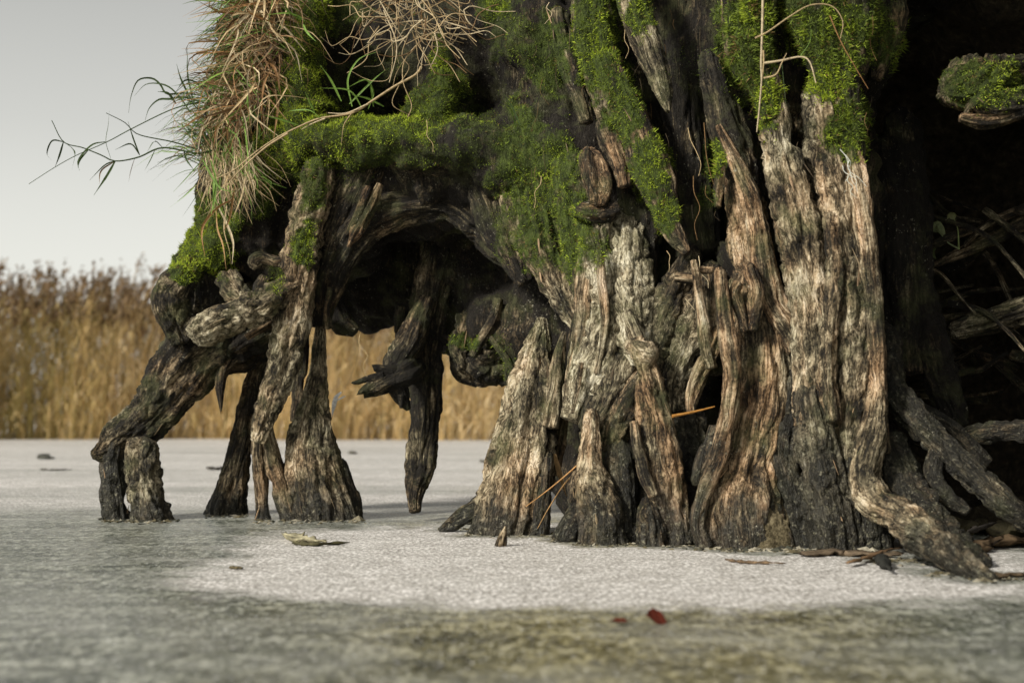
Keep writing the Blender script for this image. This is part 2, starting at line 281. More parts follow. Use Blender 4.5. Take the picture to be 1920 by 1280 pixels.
TREE = thing('tree_stump', 'huge mossy eroded tree base standing on bare root legs in the ice', 'tree stump', loc=tuple(ground(1100, 1000)))
def under_tree(o):
    o.parent = TREE; o.matrix_parent_inverse = TREE.matrix_basis.inverted(); return o
FLK = []             # spots for peeling flakes: point, direction along the root, outward normal, paleness
SCAT = []            # meshes that can carry moss: V, tris, weight, tone
def root(K, Y, name='root', pale=.5, wet=0., red=.3, flat=.85, flute=.10, fine=1.0, twist=0., splinter=0., bark=.0, lump=.14, res=.0048, seed=None, waterline=.0, moss=True, parent=None, m=None, free=False):
    """a root: K = photo knots (px, py, half width px) from top to tip, Y = distances at the first and last knot (or one per knot)"""
    sd_ = rs.uniform(0, 90) if seed is None else seed
    n = len(K)
    Ys = np.asarray(Y, float) if len(Y) == n and n > 2 else np.linspace(Y[0], Y[-1], n)
    if K[0][2] >= 12 and not free:                       # the upper end dives back into the body of the stump
        k0, k1 = K[0], K[1]; ddx, ddy = k0[0] - k1[0], k0[1] - k1[1]; dl = math.hypot(ddx, ddy); ddx, ddy = ddx / dl * k0[2], ddy / dl * k0[2]
        K = [(k0[0] + 1.3 * ddx, k0[1] + 1.3 * ddy, k0[2] * .45), (k0[0] + .7 * ddx, k0[1] + .7 * ddy, k0[2] * .85)] + list(K)
        Ys = np.concatenate([[Ys[0] + .13 + k0[2] * .0012, Ys[0] + .05], Ys]); n += 2
    W = np.array([np.append(P(k[0], k[1], y), k[2] * y / F) for k, y in zip(K, Ys)])
    L = np.linalg.norm(np.diff(W[:, :3], axis=0), axis=1).sum()
    nv = int(max(10, L / (res * 1.25))); C = catmull(W, nv); r = np.maximum(C[:, 3], 0.0015); C = C[:, :3]
    R = W[:, 3].mean(); nu = int(np.clip(2 * math.pi * max(R, W[:, 3].max() * .8) / res, 14, 190))
    T = np.gradient(C, axis=0); T /= np.linalg.norm(T, axis=1)[:, None]
    N = np.cross(T, (0, 1, 0)); N /= np.maximum(np.linalg.norm(N, axis=1), 1e-6)[:, None]; B = np.cross(T, N)
    v = np.concatenate([[0], np.cumsum(np.linalg.norm(np.diff(C, axis=0), axis=1))])
    th0 = -math.pi / 2 + 2 * math.pi * np.arange(nu) / nu
    TH, VV = np.meshgrid(th0, v); RR = r[:, None]
    th = TH + twist * VV
    cx, sx = np.cos(th), np.sin(th)
    wv = 0.5 * pn(cx * .7 + sd_, sx * .7, VV * 3.1) + .35 * pn(cx * 1.6 + sd_, sx * 1.6, VV * 9.0)
    # lobes and flutes that follow the length, splits, then fibres
    lob = pn(cx * .9 + sd_, sx * .9 + 3.3, VV * 2.6 / max(R * 18, .5))
    ff = .65 + .8 * ((sd_ * 7.31) % 1.0); fl = pn(cx * 1.9 * ff + sd_ + wv, sx * 1.9 * ff, VV * 2.2); fl2 = pn(cx * 4.2 * ff + wv, sx * 4.2 * ff + sd_, VV * 3.4)
    rr = RR * (1 + lump * lob * 1.3 + flute * (1.2 * (0.55 - np.abs(fl) * 2.2) + 0.5 * fl2))
    k = R / 0.0075
    g1 = pn(cx * R * 62 + sd_ + wv, sx * R * 62, VV * 3.4); g2 = pn(cx * R * 150 + wv * 2, sx * R * 150 + sd_, VV * 7.0)
    crack = np.clip(0.22 - np.abs(pn(cx * R * 30 + wv * 1.5, sx * R * 34 + sd_, VV * 2.2 + 4)), 0, 1) / .22
    mod = smooth(-.22, .30, pn(cx * 1.15 + sd_, sx * 1.15 + 8, VV * 4.5) + .35 * pn(cx * 3 + sd_, sx * 3, VV * 12))      # peeled wood against bark
    amp = np.minimum(RR / 0.045, 1.0); fine_ = fine * (.30 + .95 * mod)
    crack2 = np.clip(0.10 - np.abs(pn(cx * R * 58 + wv, sx * R * 58 + 2 * sd_, VV * 3.0 + 9)), 0, 1) / .10
    rr = rr + fine_ * amp * (0.0060 * (.5 - np.abs(g1)) + 0.0034 * g2 - 0.013 * crack ** 2 - 0.008 * crack2)
    bark_ = (bark + .25 * min(fine, 1)) * (1.15 - .9 * mod)
    if True:
        pl = np.abs(pn(cx * R * 26 + sd_, sx * R * 26, VV * 17)); pl2 = pn(cx * R * 60, sx * R * 60 + sd_, VV * 52)
        rr = rr + bark_ * amp * (-0.012 * np.clip(.2 - pl, 0, 1) / .2 + 0.005 * pl2 + .008)
        hole = pn(cx * R * 9 + 3 * sd_, sx * R * 9, VV * 7); rr = rr - .022 * amp * smooth(.55, .75, hole)
    bl = pn(cx * R * 20 + 7, sx * R * 20 + sd_, VV * 20); bl2 = pn(cx * R * 85 + 7, sx * R * 85 + sd_, VV * 70); rr = rr + (0.0055 * bl + .0022 * bl2) * amp * fine
    rr = np.maximum(rr, RR * .35)
    V = C[:, None, :] + N[:, None, :] * (np.cos(TH) * rr)[..., None] + B[:, None, :] * (np.sin(TH) * rr * flat)[..., None]
    if splinter > 0:
        e = smooth(0.80, 1.0, VV / L); s_ = pn(cx * R * 40 + sd_, sx * R * 40, 0.5) + .7 * pn(cx * R * 95 + sd_, sx * R * 95, 2.5)
        V = V + T[:, None, :] * (splinter * e * s_)[..., None]
    if R > .018 and m is None and name in ('root', 'broken_root', 'hanging_root') and pale > .3:
        for q in range(int(L * R * 260)):
            a_i, b_i = rs.randint(2, nv - 4), rs.randint(nu); on = V[a_i, b_i] - C[a_i]; on = on / np.linalg.norm(on)
            if on[1] < -.15: FLK.append((V[a_i, b_i], T[a_i], on, pale))
    grain = np.stack([np.cos(th) * np.maximum(RR, .012), np.sin(th) * np.maximum(RR, .012), VV * (1 + 3.5 * bark) + 0 * th], -1).reshape(-1, 3) + sd_
    V = V.reshape(-1, 3); nr = nv
    i = np.arange(nr - 1)[:, None] * nu; j = np.arange(nu)[None, :]; j2 = (j + 1) % nu
    Q = np.stack([i + j, i + j2, i + nu + j2, i + nu + j], -1).reshape(-1, 4)
    V = np.vstack([V, C[0] - T[0] * r[0] * .3, C[-1] + T[-1] * r[-1] * .25]); a, b_ = len(V) - 2, len(V) - 1
    grain = np.vstack([grain, grain[0], grain[-1]])
    jj = np.arange(nu); j3 = (jj + 1) % nu
    Tn = np.vstack([np.stack([np.full(nu, a), j3, jj], -1), np.stack([np.full(nu, b_), (nr - 1) * nu + jj, (nr - 1) * nu + j3], -1)])
    mw, mt = mossmask(V) if moss else (np.zeros(len(V)), np.zeros(len(V)))
    wl = np.full(len(V), wet)
    if waterline > 0:
        wl = np.maximum(wl, .92 * smooth(waterline * 1.25, waterline * .1, V[:, 2] + .09 * fbm(V * np.array((1, 1, .4)), 14, 3) + .04 * fbm(V, 50, 1)))
    mo = np.append(mod.ravel(), (.5, .5)); bv = fbm(V, 4.5, 3)
    cc = np.stack([np.clip(pale + .025 + .24 * fbm(V, 7, 3) + .14 * (mo - .5), 0, 1), mw, np.clip(wl, 0, 1), np.clip(red * (.5 + mo) + .45 * bv, 0, 1)], -1)
    o = mk(name, V, Q, Tn, m or WOOD, None, cc, 'wood', grain)
    under_tree(o) if parent is None else setattr(o, 'parent', parent)
    if moss and mw.max() > .2:
        SCAT.append((V, np.vstack([Q[:, :3], Q[:, [0, 2, 3]]]), mw, mt))
    return o

# ----------------------------------------------------------------- solid masses (implicit surfaces)
def surface_nets(f, org, h):
    s = f < 0; nx, ny, nz = f.shape
    cnt = np.zeros((nx - 1, ny - 1, nz - 1), np.int8)
    for a in (0, 1):
        for b in (0, 1):
            for c in (0, 1): cnt += s[a:nx - 1 + a, b:ny - 1 + b, c:nz - 1 + c]
    msk = (cnt > 0) & (cnt < 8); idx = np.full(msk.shape, -1, np.int64); I = np.argwhere(msk); idx[msk] = np.arange(len(I))
    cor = [(a, b, c) for a in (0, 1) for b in (0, 1) for c in (0, 1)]
    val = {c: f[I[:, 0] + c[0], I[:, 1] + c[1], I[:, 2] + c[2]] for c in cor}
    acc = np.zeros((len(I), 3)); num = np.zeros(len(I))
    for c in cor:
        for ax in range(3):
            if c[ax]: continue
            d = list(c); d[ax] = 1; d = tuple(d); va, vb = val[c], val[d]; x = (va < 0) != (vb < 0)
            t = np.where(x, va / np.where(x, va - vb, 1), 0); p = np.array(c, float)[None] + np.zeros((len(I), 3)); p[:, ax] += t
            acc += p * x[:, None]; num += x
    V = org + h * (I + acc / num[:, None]); quads = []
    for ax in range(3):
        u, v_ = [(1, 2), (2, 0), (0, 1)][ax]
        sl0 = [slice(None)] * 3; sl1 = [slice(None)] * 3; sl0[ax] = slice(0, -1); sl1[ax] = slice(1, None)
        e = s[tuple(sl0)] != s[tuple(sl1)]; E = np.argwhere(e)
        E = E[(E[:, u] > 0) & (E[:, v_] > 0) & (E[:, u] < f.shape[u] - 1) & (E[:, v_] < f.shape[v_] - 1)]
        inside = s[E[:, 0], E[:, 1], E[:, 2]]; q = []
        for du, dv in ((-1, -1), (0, -1), (0, 0), (-1, 0)):
            k = E.copy(); k[:, u] += du; k[:, v_] += dv; q.append(idx[k[:, 0], k[:, 1], k[:, 2]])
        q = np.stack(q, -1); q[~inside] = q[~inside][:, ::-1]; quads.append(q)
    return V, np.vstack(quads)
def normals(V, Q):
    n = np.cross(V[Q[:, 2]] - V[Q[:, 0]], V[Q[:, 3]] - V[Q[:, 1]]); o = np.zeros_like(V)
    for k in range(4): np.add.at(o, Q[:, k], n)
    return o / np.maximum(np.linalg.norm(o, axis=1), 1e-12)[:, None]
def sdf_mass(lo, hi, h, prims, k=.05):
    ax = [np.arange(lo[i], hi[i], h, dtype=np.float32) for i in range(3)]
    X, Y, Z = np.meshgrid(*ax, indexing='ij', sparse=True); f = None
    for op, c, r in prims:
        d = (np.sqrt(((X - c[0]) / r[0]) ** 2 + ((Y - c[1]) / r[1]) ** 2 + ((Z - c[2]) / r[2]) ** 2) - 1) * min(r)
        d = np.maximum(d, -9)
        if op == '+':
            if f is None: f = d
            else:
                hh = np.clip(.5 + .5 * (f - d) / k, 0, 1); f = f * (1 - hh) + d * hh - k * hh * (1 - hh)
        else:
            kk = .03; hh = np.clip(.5 - .5 * (f + d) / kk, 0, 1); f = f * (1 - hh) - d * hh + kk * hh * (1 - hh)
    return surface_nets(np.ascontiguousarray(f), np.array(lo, float), h)
def E(px, py, rx, rz, df=0., ry=.40, op='+'):
    """ellipsoid whose FRONT lies df metres behind the face of the root mass at that pixel"""
    Y = yf(px) + df + ry; Yr = yf(px) + df + ry * .35; s = Yr / F
    p = P(px, py, Yr); return (op, (p[0], Y, p[2]), (rx * s, ry, rz * s))

# ----------------------------------------------------------------- pond, bank
a_ = 400.0
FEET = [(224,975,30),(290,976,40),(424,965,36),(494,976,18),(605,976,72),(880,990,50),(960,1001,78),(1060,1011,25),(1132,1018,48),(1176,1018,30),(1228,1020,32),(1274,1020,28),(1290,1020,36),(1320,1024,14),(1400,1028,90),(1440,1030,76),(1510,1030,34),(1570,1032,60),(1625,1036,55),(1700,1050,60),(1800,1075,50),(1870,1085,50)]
gx = np.concatenate([[-a_, -60, -15, -5, -3], np.linspace(-2, 2.2, 190), [3, 5, 15, 60, a_]]); gy = np.concatenate([[-20, 0, 1], np.linspace(1.6, 6, 200), [7, 9, 14, 25, 60, 200, 600]])
GX, GY = np.meshgrid(gx, gy, indexing='ij'); V = np.stack([GX.ravel(), GY.ravel(), 0 * GX.ravel()], -1); ring_ = np.zeros(len(V)); wn_ = fbm(V, 9, 3)
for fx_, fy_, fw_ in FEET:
    c_ = ground(fx_, fy_); r_ = fw_ * c_[1] / F; dd = np.sqrt(((V[:, 0] - c_[0]) / (r_ + .05)) ** 2 + ((V[:, 1] - c_[1] - .02) / (r_ * .6 + .09)) ** 2); ring_ = np.maximum(ring_, smooth(1.35, .75, dd + .45 * wn_))  # uneven ring around each foot where frost gives way to darker ice
nx_, ny_ = len(gx), len(gy); i_ = np.arange(nx_ - 1)[:, None] * ny_ + np.arange(ny_ - 1)[None]
ice = mk('frozen_pond', V, np.stack([i_, i_ + ny_, i_ + ny_ + 1, i_ + 1], -1).reshape(-1, 4), None, ICE, None, np.repeat(ring_[:, None], 3, 1), 'foot_ring'); tag(ice, kind='structure')
bank = [('+', (3.3, 6.6, .2), (2.7, 1.5, 2.3)), ('+', (2.3, 6.0, 1.8), (2.2, 1.1, .9)), ('+', (1.6, 6.2, 1.2), (1.0, .9, 1.3)),
        ('+', (4.3, 3.2, .0), (2.0, 3.6, 1.5)), ('+', (3.2, 4.3, 1.9), (1.9, 1.7, .75)), ('+', (2.75, 5.2, .3), (.9, 1.0, 1.7)), ('+', (1.3, 5.5, 2.15), (1.6, .8, .55)),  # bank runs on unseen beside the camera and overhead, shaped to block light
        ('+', (4.6, 1.0, .0), (2.6, 2.4, 1.3)), ('+', (2.3, 4.55, -.1), (.95, 1.5, .16))]
V, Q = sdf_mass((.0, -1.6, -.25), (7.4, 8.4, 3.1), .055, bank, .15)
Nn = normals(V, Q); V = V + Nn * (.10 * fbm(V, 2.6, 3) + .03 * fbm(V, 11, 2))[:, None]
bk = mk('bank', V, Q, None, SOIL); tag(bk, kind='structure')

# ----------------------------------------------------------------- root crown: the fused upper body of the stump
cr = [E(480,130,75,270,.05,.45), E(560,120,95,290,.0,.45), E(640,60,130,160,.22,.4), E(760,40,150,180,.25,.4), E(900,60,150,190,.12,.42), E(1040,80,130,260,.06,.4),
      E(1190,60,150,300,.10,.4), E(1340,60,150,330,.12,.42), E(1480,20,140,250,.05,.4), E(1590,10,120,190,.06,.4), E(820,-250,420,140,.0,.8), E(1300,-280,450,170,-.1,.8), E(1750,-240,300,130,-.2,.9),  # last ellipsoid: unseen overhang above the frame, added to shade the hollow
      E(520,275,75,45,-.05,.22), E(600,262,80,42,-.08,.25), E(700,268,90,38,-.08,.25), E(800,275,90,42,-.07,.25), E(890,275,80,55,-.04,.28), E(830,200,45,70,.02,.2), E(565,150,38,130,-.08,.2),
      E(960,290,80,110,.0,.3), E(1050,300,90,170,.0,.35), E(1150,340,110,190,.04,.35), E(430,410,62,105,.0,.3), E(490,440,70,120,.06,.3), E(390,470,60,60,-.03,.2), E(360,520,42,40,.0,.18), E(450,360,60,80,-.02,.25), E(410,330,42,90,.0,.25), E(540,430,90,150,.12,.3),
      E(640,390,90,110,.10,.3), E(860,360,160,80,.12,.35), E(720,360,130,70,.10,.35),
      E(1200,600,130,330,.16,.4), E(1330,650,130,420,.16,.4), E(1480,650,150,450,.2,.4), E(1560,420,110,420,.2,.35), E(1130,760,90,250,.18,.35), E(1230,900,170,140,.2,.4), E(1480,900,170,160,.2,.4),
      E(800,590,205,180,-.4,.85,'-'), E(700,600,110,120,.0,1.2,'-'),
      E(690,500,125,110,.55,.14), E(800,470,130,120,.62,.16), E(900,520,110,150,.50,.2), E(960,600,70,110,.45,.2), E(1010,600,80,120,.35,.25),
      E(930,610,60,60,.40,.14)]
lo = (-1.25, 3.35, -.04); hi = (1.80, 6.15, 2.75)
V, Q = sdf_mass(lo, hi, .015, cr, .05)
Nn = normals(V, Q)
rid = np.abs(pn(V[:, 0] * 11 + .8 * pn(V[:, 0] * 3, V[:, 1] * 3, V[:, 2] * 3), V[:, 1] * 11, V[:, 2] * 2.4))
mw, mt = mossmask(V)
dsp = .035 * fbm(V, 5.5, 2) + .030 * (.35 - rid) + (.016 * fbm(V, 17, 2) + .006 * fbm(V, 55, 1)) + mw * (.016 + .014 * fbm(V, 24, 2, 2))
V = V + Nn * dsp[:, None]
cc = np.stack([np.clip(.10 + .28 * fbm(V, 5, 3), 0, 1), mw, np.zeros(len(V)), np.clip(.3 + .3 * fbm(V, 6, 1), 0, 1)], -1)
o = under_tree(mk('root_crown', V, Q, None, WOOD, None, cc, 'wood', V))
SCAT.append((V, np.vstack([Q[:, :3], Q[:, [0, 2, 3]]]), mw, mt))

# ----------------------------------------------------------------- roots, left legs
root([(440,592,52),(384,640,60),(333,702,56),(300,755,46),(262,795,38),(222,824,32),(192,846,20),(172,853,7)], (4.84,4.72), pale=.36, red=.25, flute=.14, bark=.6, lump=.08, waterline=0)
root([(216,835,20),(212,862,24),(214,905,26),(219,945,26),(224,985,25)], (4.74,4.74), pale=.32, wet=.55, flute=.14, waterline=.5)
root([(270,820,11),(269,830,24),(268,870,28),(273,915,29),(281,950,34),(290,985,40)], (4.70,4.70), pale=.55, wet=.2, bark=.8, flute=.10, waterline=.10)
root([(345,520,26),(325,545,33),(322,575,35),(332,605,30),(345,640,24)], (4.66,4.70), pale=.30, red=.1, bark=.6, name='knot')
root([(395,520,25),(400,560,32),(405,610,42),(400,650,40)], (4.78,4.78), pale=.25, red=.2)
root([(440,655,18),(418,690,12),(413,725,8),(415,768,2.5)], (4.80,4.74), pale=.24, flute=.15, splinter=.02, name='broken_root')
root([(560,525,14),(530,545,20),(490,572,26),(445,588,28),(405,605,31),(378,622,30),(362,632,20)], (4.56,4.46), pale=.66, red=.3, bark=1., flute=.06, name='root')
root([(470,575,18),(440,545,22),(425,520,20)], (4.62,4.7), pale=.5, bark=.7)
root([(520,605,22),(485,625,28),(455,640,26),(425,665,30)], (4.82,4.78), pale=.22, red=.3)
root([(515,600,9),(490,615,9),(462,632,7)], (4.66,4.62), pale=.5, red=.5)
root([(505,600,22),(500,640,20),(495,675,6)], (4.86,4.86), pale=.18, splinter=.02, name='broken_root')
root([(430,660,40),(470,650,36),(500,640,24)], (4.84,4.9), pale=.15)
root([(505,590,14),(495,640,16),(482,700,18),(466,775,21),(450,845,21),(440,895,24),(430,940,32),(424,972,38)], (4.92,4.97), pale=.38, red=.35, waterline=.07)
root([(600,320,26),(588,370,29),(572,430,29),(562,500,32),(552,570,33),(540,635,31),(526,700,28),(510,745,24),(494,790,18),(484,828,12)], (4.55,4.62), pale=.60, red=.3, bark=.75, flute=.06, lump=.06)
root([(498,770,10),(485,815,12),(484,860,12),(489,905,13),(491,950,12),(492,985,16)], (4.66,4.72), pale=.45, red=.4, waterline=.14)
root([(600,612,8),(598,650,12),(596,690,15),(592,730,20),(586,780,30),(582,830,42),(586,880,53),(594,930,62),(602,960,66),(605,988,70)], (4.70,4.72), pale=.56, red=.25, flute=.13, fine=1.2, waterline=.14, flat=.7, bark=.2)
root([(570,605,11),(566,680,12),(560,740,12),(553,790,9)], (4.88,4.84), pale=.34, red=.5)
root([(498,790,12),(505,840,16),(514,880,20),(530,920,20),(548,965,20)], (4.68,4.70), pale=.5, red=.3, lump=.08, waterline=.12)
root([(640,880,14),(650,920,18),(655,950,19),(660,985,18)], (4.72,4.72), pale=.30, wet=.4, waterline=.15)
root([(555,900,20),(548,940,24),(552,985,26)], (4.72,4.70), pale=.4, wet=.2, waterline=.18)
root([(690,310,46),(660,380,50),(632,450,44),(612,520,34),(602,575,24),(600,612,14)], (4.62,4.72), pale=.30, red=.2, flute=.13, moss=True)
root([(712,345,6),(695,385,11),(672,430,12),(655,463,4)], (4.52,4.50), pale=.58, red=1., flute=.25, splinter=.03, name='torn_strip')
root([(690,350,8),(672,400,8),(650,440,4)], (4.51,4.50), pale=.40, red=.8, flute=.25, name='torn_strip')
root([(620,540,6),(612,580,6),(614,615,8)], (4.60,4.66), pale=.4)
root([(640,500,16),(630,560,18),(640,600,22),(668,622,12)], (4.95,4.95), pale=.2)
root([(485,500,10),(478,490,13),(492,482,11),(520,490,10),(545,480,8)], (4.58,4.56), pale=.45, bark=.4)
root([(500,520,11),(488,540,12),(482,560,8)], (4.56,4.56), pale=.4, bark=.4)
# the root hanging free inside the arch
root([(838,420,42),(825,480,36),(812,540,35),(802,600,34),(797,650,34),(797,700,34),(800,750,28),(797,800,26),(791,850,27),(787,885,27),(779,915,19),(777,935,14),(778,958,11)], (4.95,4.62), pale=.30, red=.15, flute=.12, flat=.8, name='hanging_root', moss=False)
root([(800,560,14),(785,600,22),(766,642,27),(746,682,24),(742,716,19),(752,745,15),(766,768,5)], (4.80,4.76,4.70,4.64,4.61,4.60,4.60), pale=.24, red=.1, flute=.12, name='hanging_root', moss=False, free=True)
root([(760,700,24),(735,712,20),(712,722,18),(690,732,12),(682,738,8)], (4.60,4.52), pale=.12, splinter=.03, name='broken_root', moss=False)
root([(738,695,12),(712,692,9),(700,690,5)], (4.58,4.55), pale=.10, splinter=.02, name='broken_root', moss=False)
root([(718,705,9),(690,710,7),(672,716,5),(662,718,3)], (4.56,4.52), pale=.10, splinter=.015, name='broken_root', moss=False)
root([(752,575,10),(748,600,9),(742,622,3)], (4.9,4.9), pale=.2, splinter=.02, name='broken_root', moss=False)
root([(752,740,8),(752,765,3)], (4.58,4.58), pale=.25, name='broken_root', moss=False)
# wooden lip of the arch
root([(740,292,20),(810,300,26),(880,300,30),(945,306,28),(1000,320,18)], (4.58,4.52,4.48,4.40,4.34), pale=.36, red=.4, bark=.8, lump=.3)
root([(600,560,20),(628,500,30),(668,436,34),(720,396,36),(790,384,32),(850,386,30),(895,420,30),(940,466,26),(985,500,16)], (4.72,4.66,4.62,4.60,4.60,4.60,4.58,4.52,4.45), pale=.30, red=.2, flute=.12, moss=False, lump=.2)
root([(720,330,30),(790,345,34),(860,348,32),(930,360,24)], (4.66,4.60), pale=.24, flute=.12, moss=False, lump=.2)
# rooty clod at the back of the arch
root([(1000,660,34),(950,640,34),(905,652,30),(862,668,20)], (4.86,4.78), pale=.25, lump=.4, bark=1.3, flute=.2)
root([(985,690,26),(940,698,30),(905,692,26),(878,680,16)], (4.84,4.76), pale=.28, lump=.45, bark=1.3, flute=.2)
root([(870,590,10),(866,625,14),(858,655,16),(870,690,12)], (4.80,4.76), pale=.34, lump=.4, bark=1.)
root([(935,560,9),(925,600,10),(900,640,9),(885,668,7)], (4.72,4.70), pale=.36, lump=.3)
root([(960,600,30),(920,640,26),(880,650,22),(846,640,12),(828,632,6)], (4.85,4.80), pale=.28, flute=.2)
root([(900,560,14),(880,600,14),(870,650,22),(876,690,24),(900,718,12)], (4.85,4.82), pale=.30, flute=.2, bark=.5)
root([(960,640,26),(930,680,28),(905,708,20),(890,715,8)], (4.80,4.80), pale=.22, bark=.6)
root([(1000,640,40),(975,690,30),(955,725,10)], (4.75,4.70), pale=.18)
root([(905,615,6),(930,645,7),(955,680,8),(975,720,5)], (4.72,4.68), pale=.35)
# ----------------------------------------------------------------- arch to centre
root([(990,230,40),(988,290,52),(995,360,56),(1012,430,52),(1035,500,38),(1060,560,26),(1080,605,15),(1090,640,8)], (4.48,4.15), pale=.54, red=.2, flute=.13, bark=.3)
root([(905,300,34),(918,360,38),(935,420,36),(960,480,26),(985,530,14)], (4.55,4.40), pale=.26, red=.2, flute=.08)
root([(1075,330,34),(1085,420,36),(1095,490,30),(1105,560,24)], (4.18,4.10), pale=.42, bark=.6, moss=True)
root([(1016,596,7),(1012,625,18),(1006,660,26),(1000,710,40),(992,770,50),(984,830,56),(976,890,62),(966,950,68),(960,1010,74)], (4.22,4.14), pale=.60, red=.30, flute=.14, fine=1.3, bark=.5, flat=.65, waterline=.12)
root([(1058,622,4),(1052,650,9),(1046,685,14),(1040,740,18),(1030,800,22)], (4.16,4.14), pale=.62, red=.35, name='broken_root', splinter=0)
root([(1060,672,8),(1056,720,11),(1052,780,13),(1045,830,15),(1036,890,14)], (4.22,4.2), pale=.40, red=.5)
root([(1025,860,12),(1018,920,14),(1012,960,16),(1010,1008,18)], (4.12,4.10), pale=.35, wet=.4, waterline=.1)
root([(960,915,26),(925,935,24),(885,962,20),(850,982,14),(825,996,6)], (4.18,4.20), pale=.35, red=.2, wet=.25, waterline=.05)
root([(1120,440,36),(1135,500,44),(1140,560,46),(1135,620,50),(1120,680,52),(1100,735,42),(1085,790,28)], (4.05,3.98), pale=.70, red=.05, flute=.10, bark=.7)
root([(1175,450,36),(1180,510,38),(1183,570,36),(1190,630,30),(1205,680,22)], (4.05,3.92), pale=.72, red=.05, bark=.9, flute=.06)
root([(1110,470,20),(1100,530,18),(1100,585,20),(1092,640,20),(1080,690,16),(1070,740,9),(1065,775,4)], (4.02,3.98), pale=.62, red=.5, flute=.2)
root([(1125,470,7),(1128,530,9),(1135,590,9),(1130,640,8),(1118,700,6)], (3.94,3.93), pale=.70, red=.6)
root([(1090,680,5),(1082,730,5),(1073,775,3)], (3.92,3.92), pale=.6, red=.6, name='splinter')
root([(1180,600,13),(1195,640,16),(1210,672,21)], (3.90,3.85), pale=.66, red=.3)
root([(1196,655,17),(1212,665,26),(1228,672,18)], (3.84,3.82), pale=.62, bark=1.2, name='burl')
root([(1202,655,18),(1212,700,24),(1222,750,28),(1232,800,33),(1240,850,36),(1248,900,34),(1256,950,28),(1266,990,24),(1274,1024,26)], (3.84,3.78), pale=.64, red=.70, flute=.13, bark=.3, waterline=.16)
root([(1188,790,8),(1196,840,11),(1208,890,12),(1225,930,9)], (3.78,3.74), pale=.62, red=.7)
root([(1165,690,40),(1150,740,40),(1130,790,36),(1120,840,24)], (3.98,3.92), pale=.45, red=.2, bark=.9)
root([(1205,720,26),(1180,760,28),(1160,800,24),(1150,850,20)], (3.92,3.9), pale=.42, bark=.9, red=.5)
root([(1110,768,9),(1109,785,14),(1108,830,17),(1107,875,21),(1114,920,34),(1126,970,42),(1132,1025,45)], (3.86,3.82), pale=.58, red=.45, waterline=.12, bark=.6, flute=.12)
root([(1160,850,22),(1168,910,24),(1172,970,24),(1176,1025,26)], (3.88,3.84), pale=.25, wet=.6, waterline=.3, bark=.6)
root([(1200,880,16),(1205,950,14),(1200,1022,16)], (3.92,3.84), pale=.2, wet=.7, waterline=.3)
root([(1100,870,18),(1085,915,18),(1082,955,18),(1072,985,20),(1062,1015,22)], (3.90,3.88), pale=.45, bark=.9, waterline=.15)
root([(1075,985,18),(1055,1002,14),(1038,1010,6)], (3.88,3.92), pale=.3, wet=.6)
root([(1212,932,6),(1216,955,18),(1224,985,26),(1228,1026,30)], (3.78,3.76), pale=.55, red=.3, bark=.9, waterline=.05)
root([(1290,490,20),(1268,540,28),(1245,590,32),(1228,650,30),(1222,700,20)], (4.02,3.96), pale=.46, red=.1, bark=.8)
root([(1325,560,26),(1300,610,34),(1280,660,32),(1262,710,28),(1262,770,26)], (3.98,3.95), pale=.52, red=.2, bark=.9)
root([(1345,628,15),(1328,670,17),(1308,710,15),(1296,750,12),(1296,775,8)], (3.86,3.84), pale=.55, red=.8, flute=.25)
root([(1300,488,6),(1306,530,9),(1314,580,11),(1324,640,13),(1332,690,12)], (3.86,3.84), pale=.62, red=.5, name='broken_root')
root([(1266,520,10),(1290,522,11),(1308,524,10)], (3.90,3.88), pale=.58, red=.6, name='broken_root', splinter=.01)
root([(1310,506,7),(1335,507,6)], (3.88,3.88), pale=.62, red=.7, name='broken_root', splinter=.01)
root([(1285,770,26),(1300,840,34),(1300,920,34),(1290,1025,34)], (3.98,3.86), pale=.2, wet=.6, bark=1., waterline=.3)
root([(1335,520,20),(1342,600,24),(1340,700,24)], (3.95,3.9), pale=.4, red=.3, flute=.2)
# dark hollow with broken wood below the moss curtain
root([(1110,310,22),(1120,350,24),(1118,385,14)], (4.02,3.98), pale=.45, red=.9, flute=.2, name='broken_root', splinter=.02)
root([(1140,250,20),(1160,300,16),(1170,350,12)], (4.05,4.0), pale=.45, red=.7, flute=.2)
root([(1190,300,30),(1200,380,36),(1205,450,32),(1210,540,20)], (4.14,4.06), pale=.15, red=.2, flute=.15)
root([(1095,395,16),(1130,400,18),(1160,390,12)], (4.0,4.0), pale=.4, bark=.6, red=.5)
# moss covered roots running down from the top
root([(1105,-60,38),(1112,40,38),(1125,120,36),(1140,190,30),(1150,250,20)], (4.12,4.05), pale=.4)
root([(1140,120,26),(1165,190,30),(1195,250,32),(1220,310,34),(1240,370,28),(1255,420,22),(1272,450,16),(1288,475,8)], (4.05,3.92), pale=.45, red=.5)
root([(1050,40,18),(1065,110,20),(1085,170,18),(1100,230,14)], (4.2,4.12), pale=.35)
root([(1172,-60,24),(1188,20,26),(1212,80,26),(1230,130,22),(1243,170,16),(1252,206,5)], (3.98,3.88), pale=.55, red=.1, flute=.22, splinter=.015, name='hanging_root')
root([(1265,-20,34),(1280,120,44),(1290,250,40),(1300,380,44),(1310,480,40)], (4.25,4.12), pale=.10, red=.1)
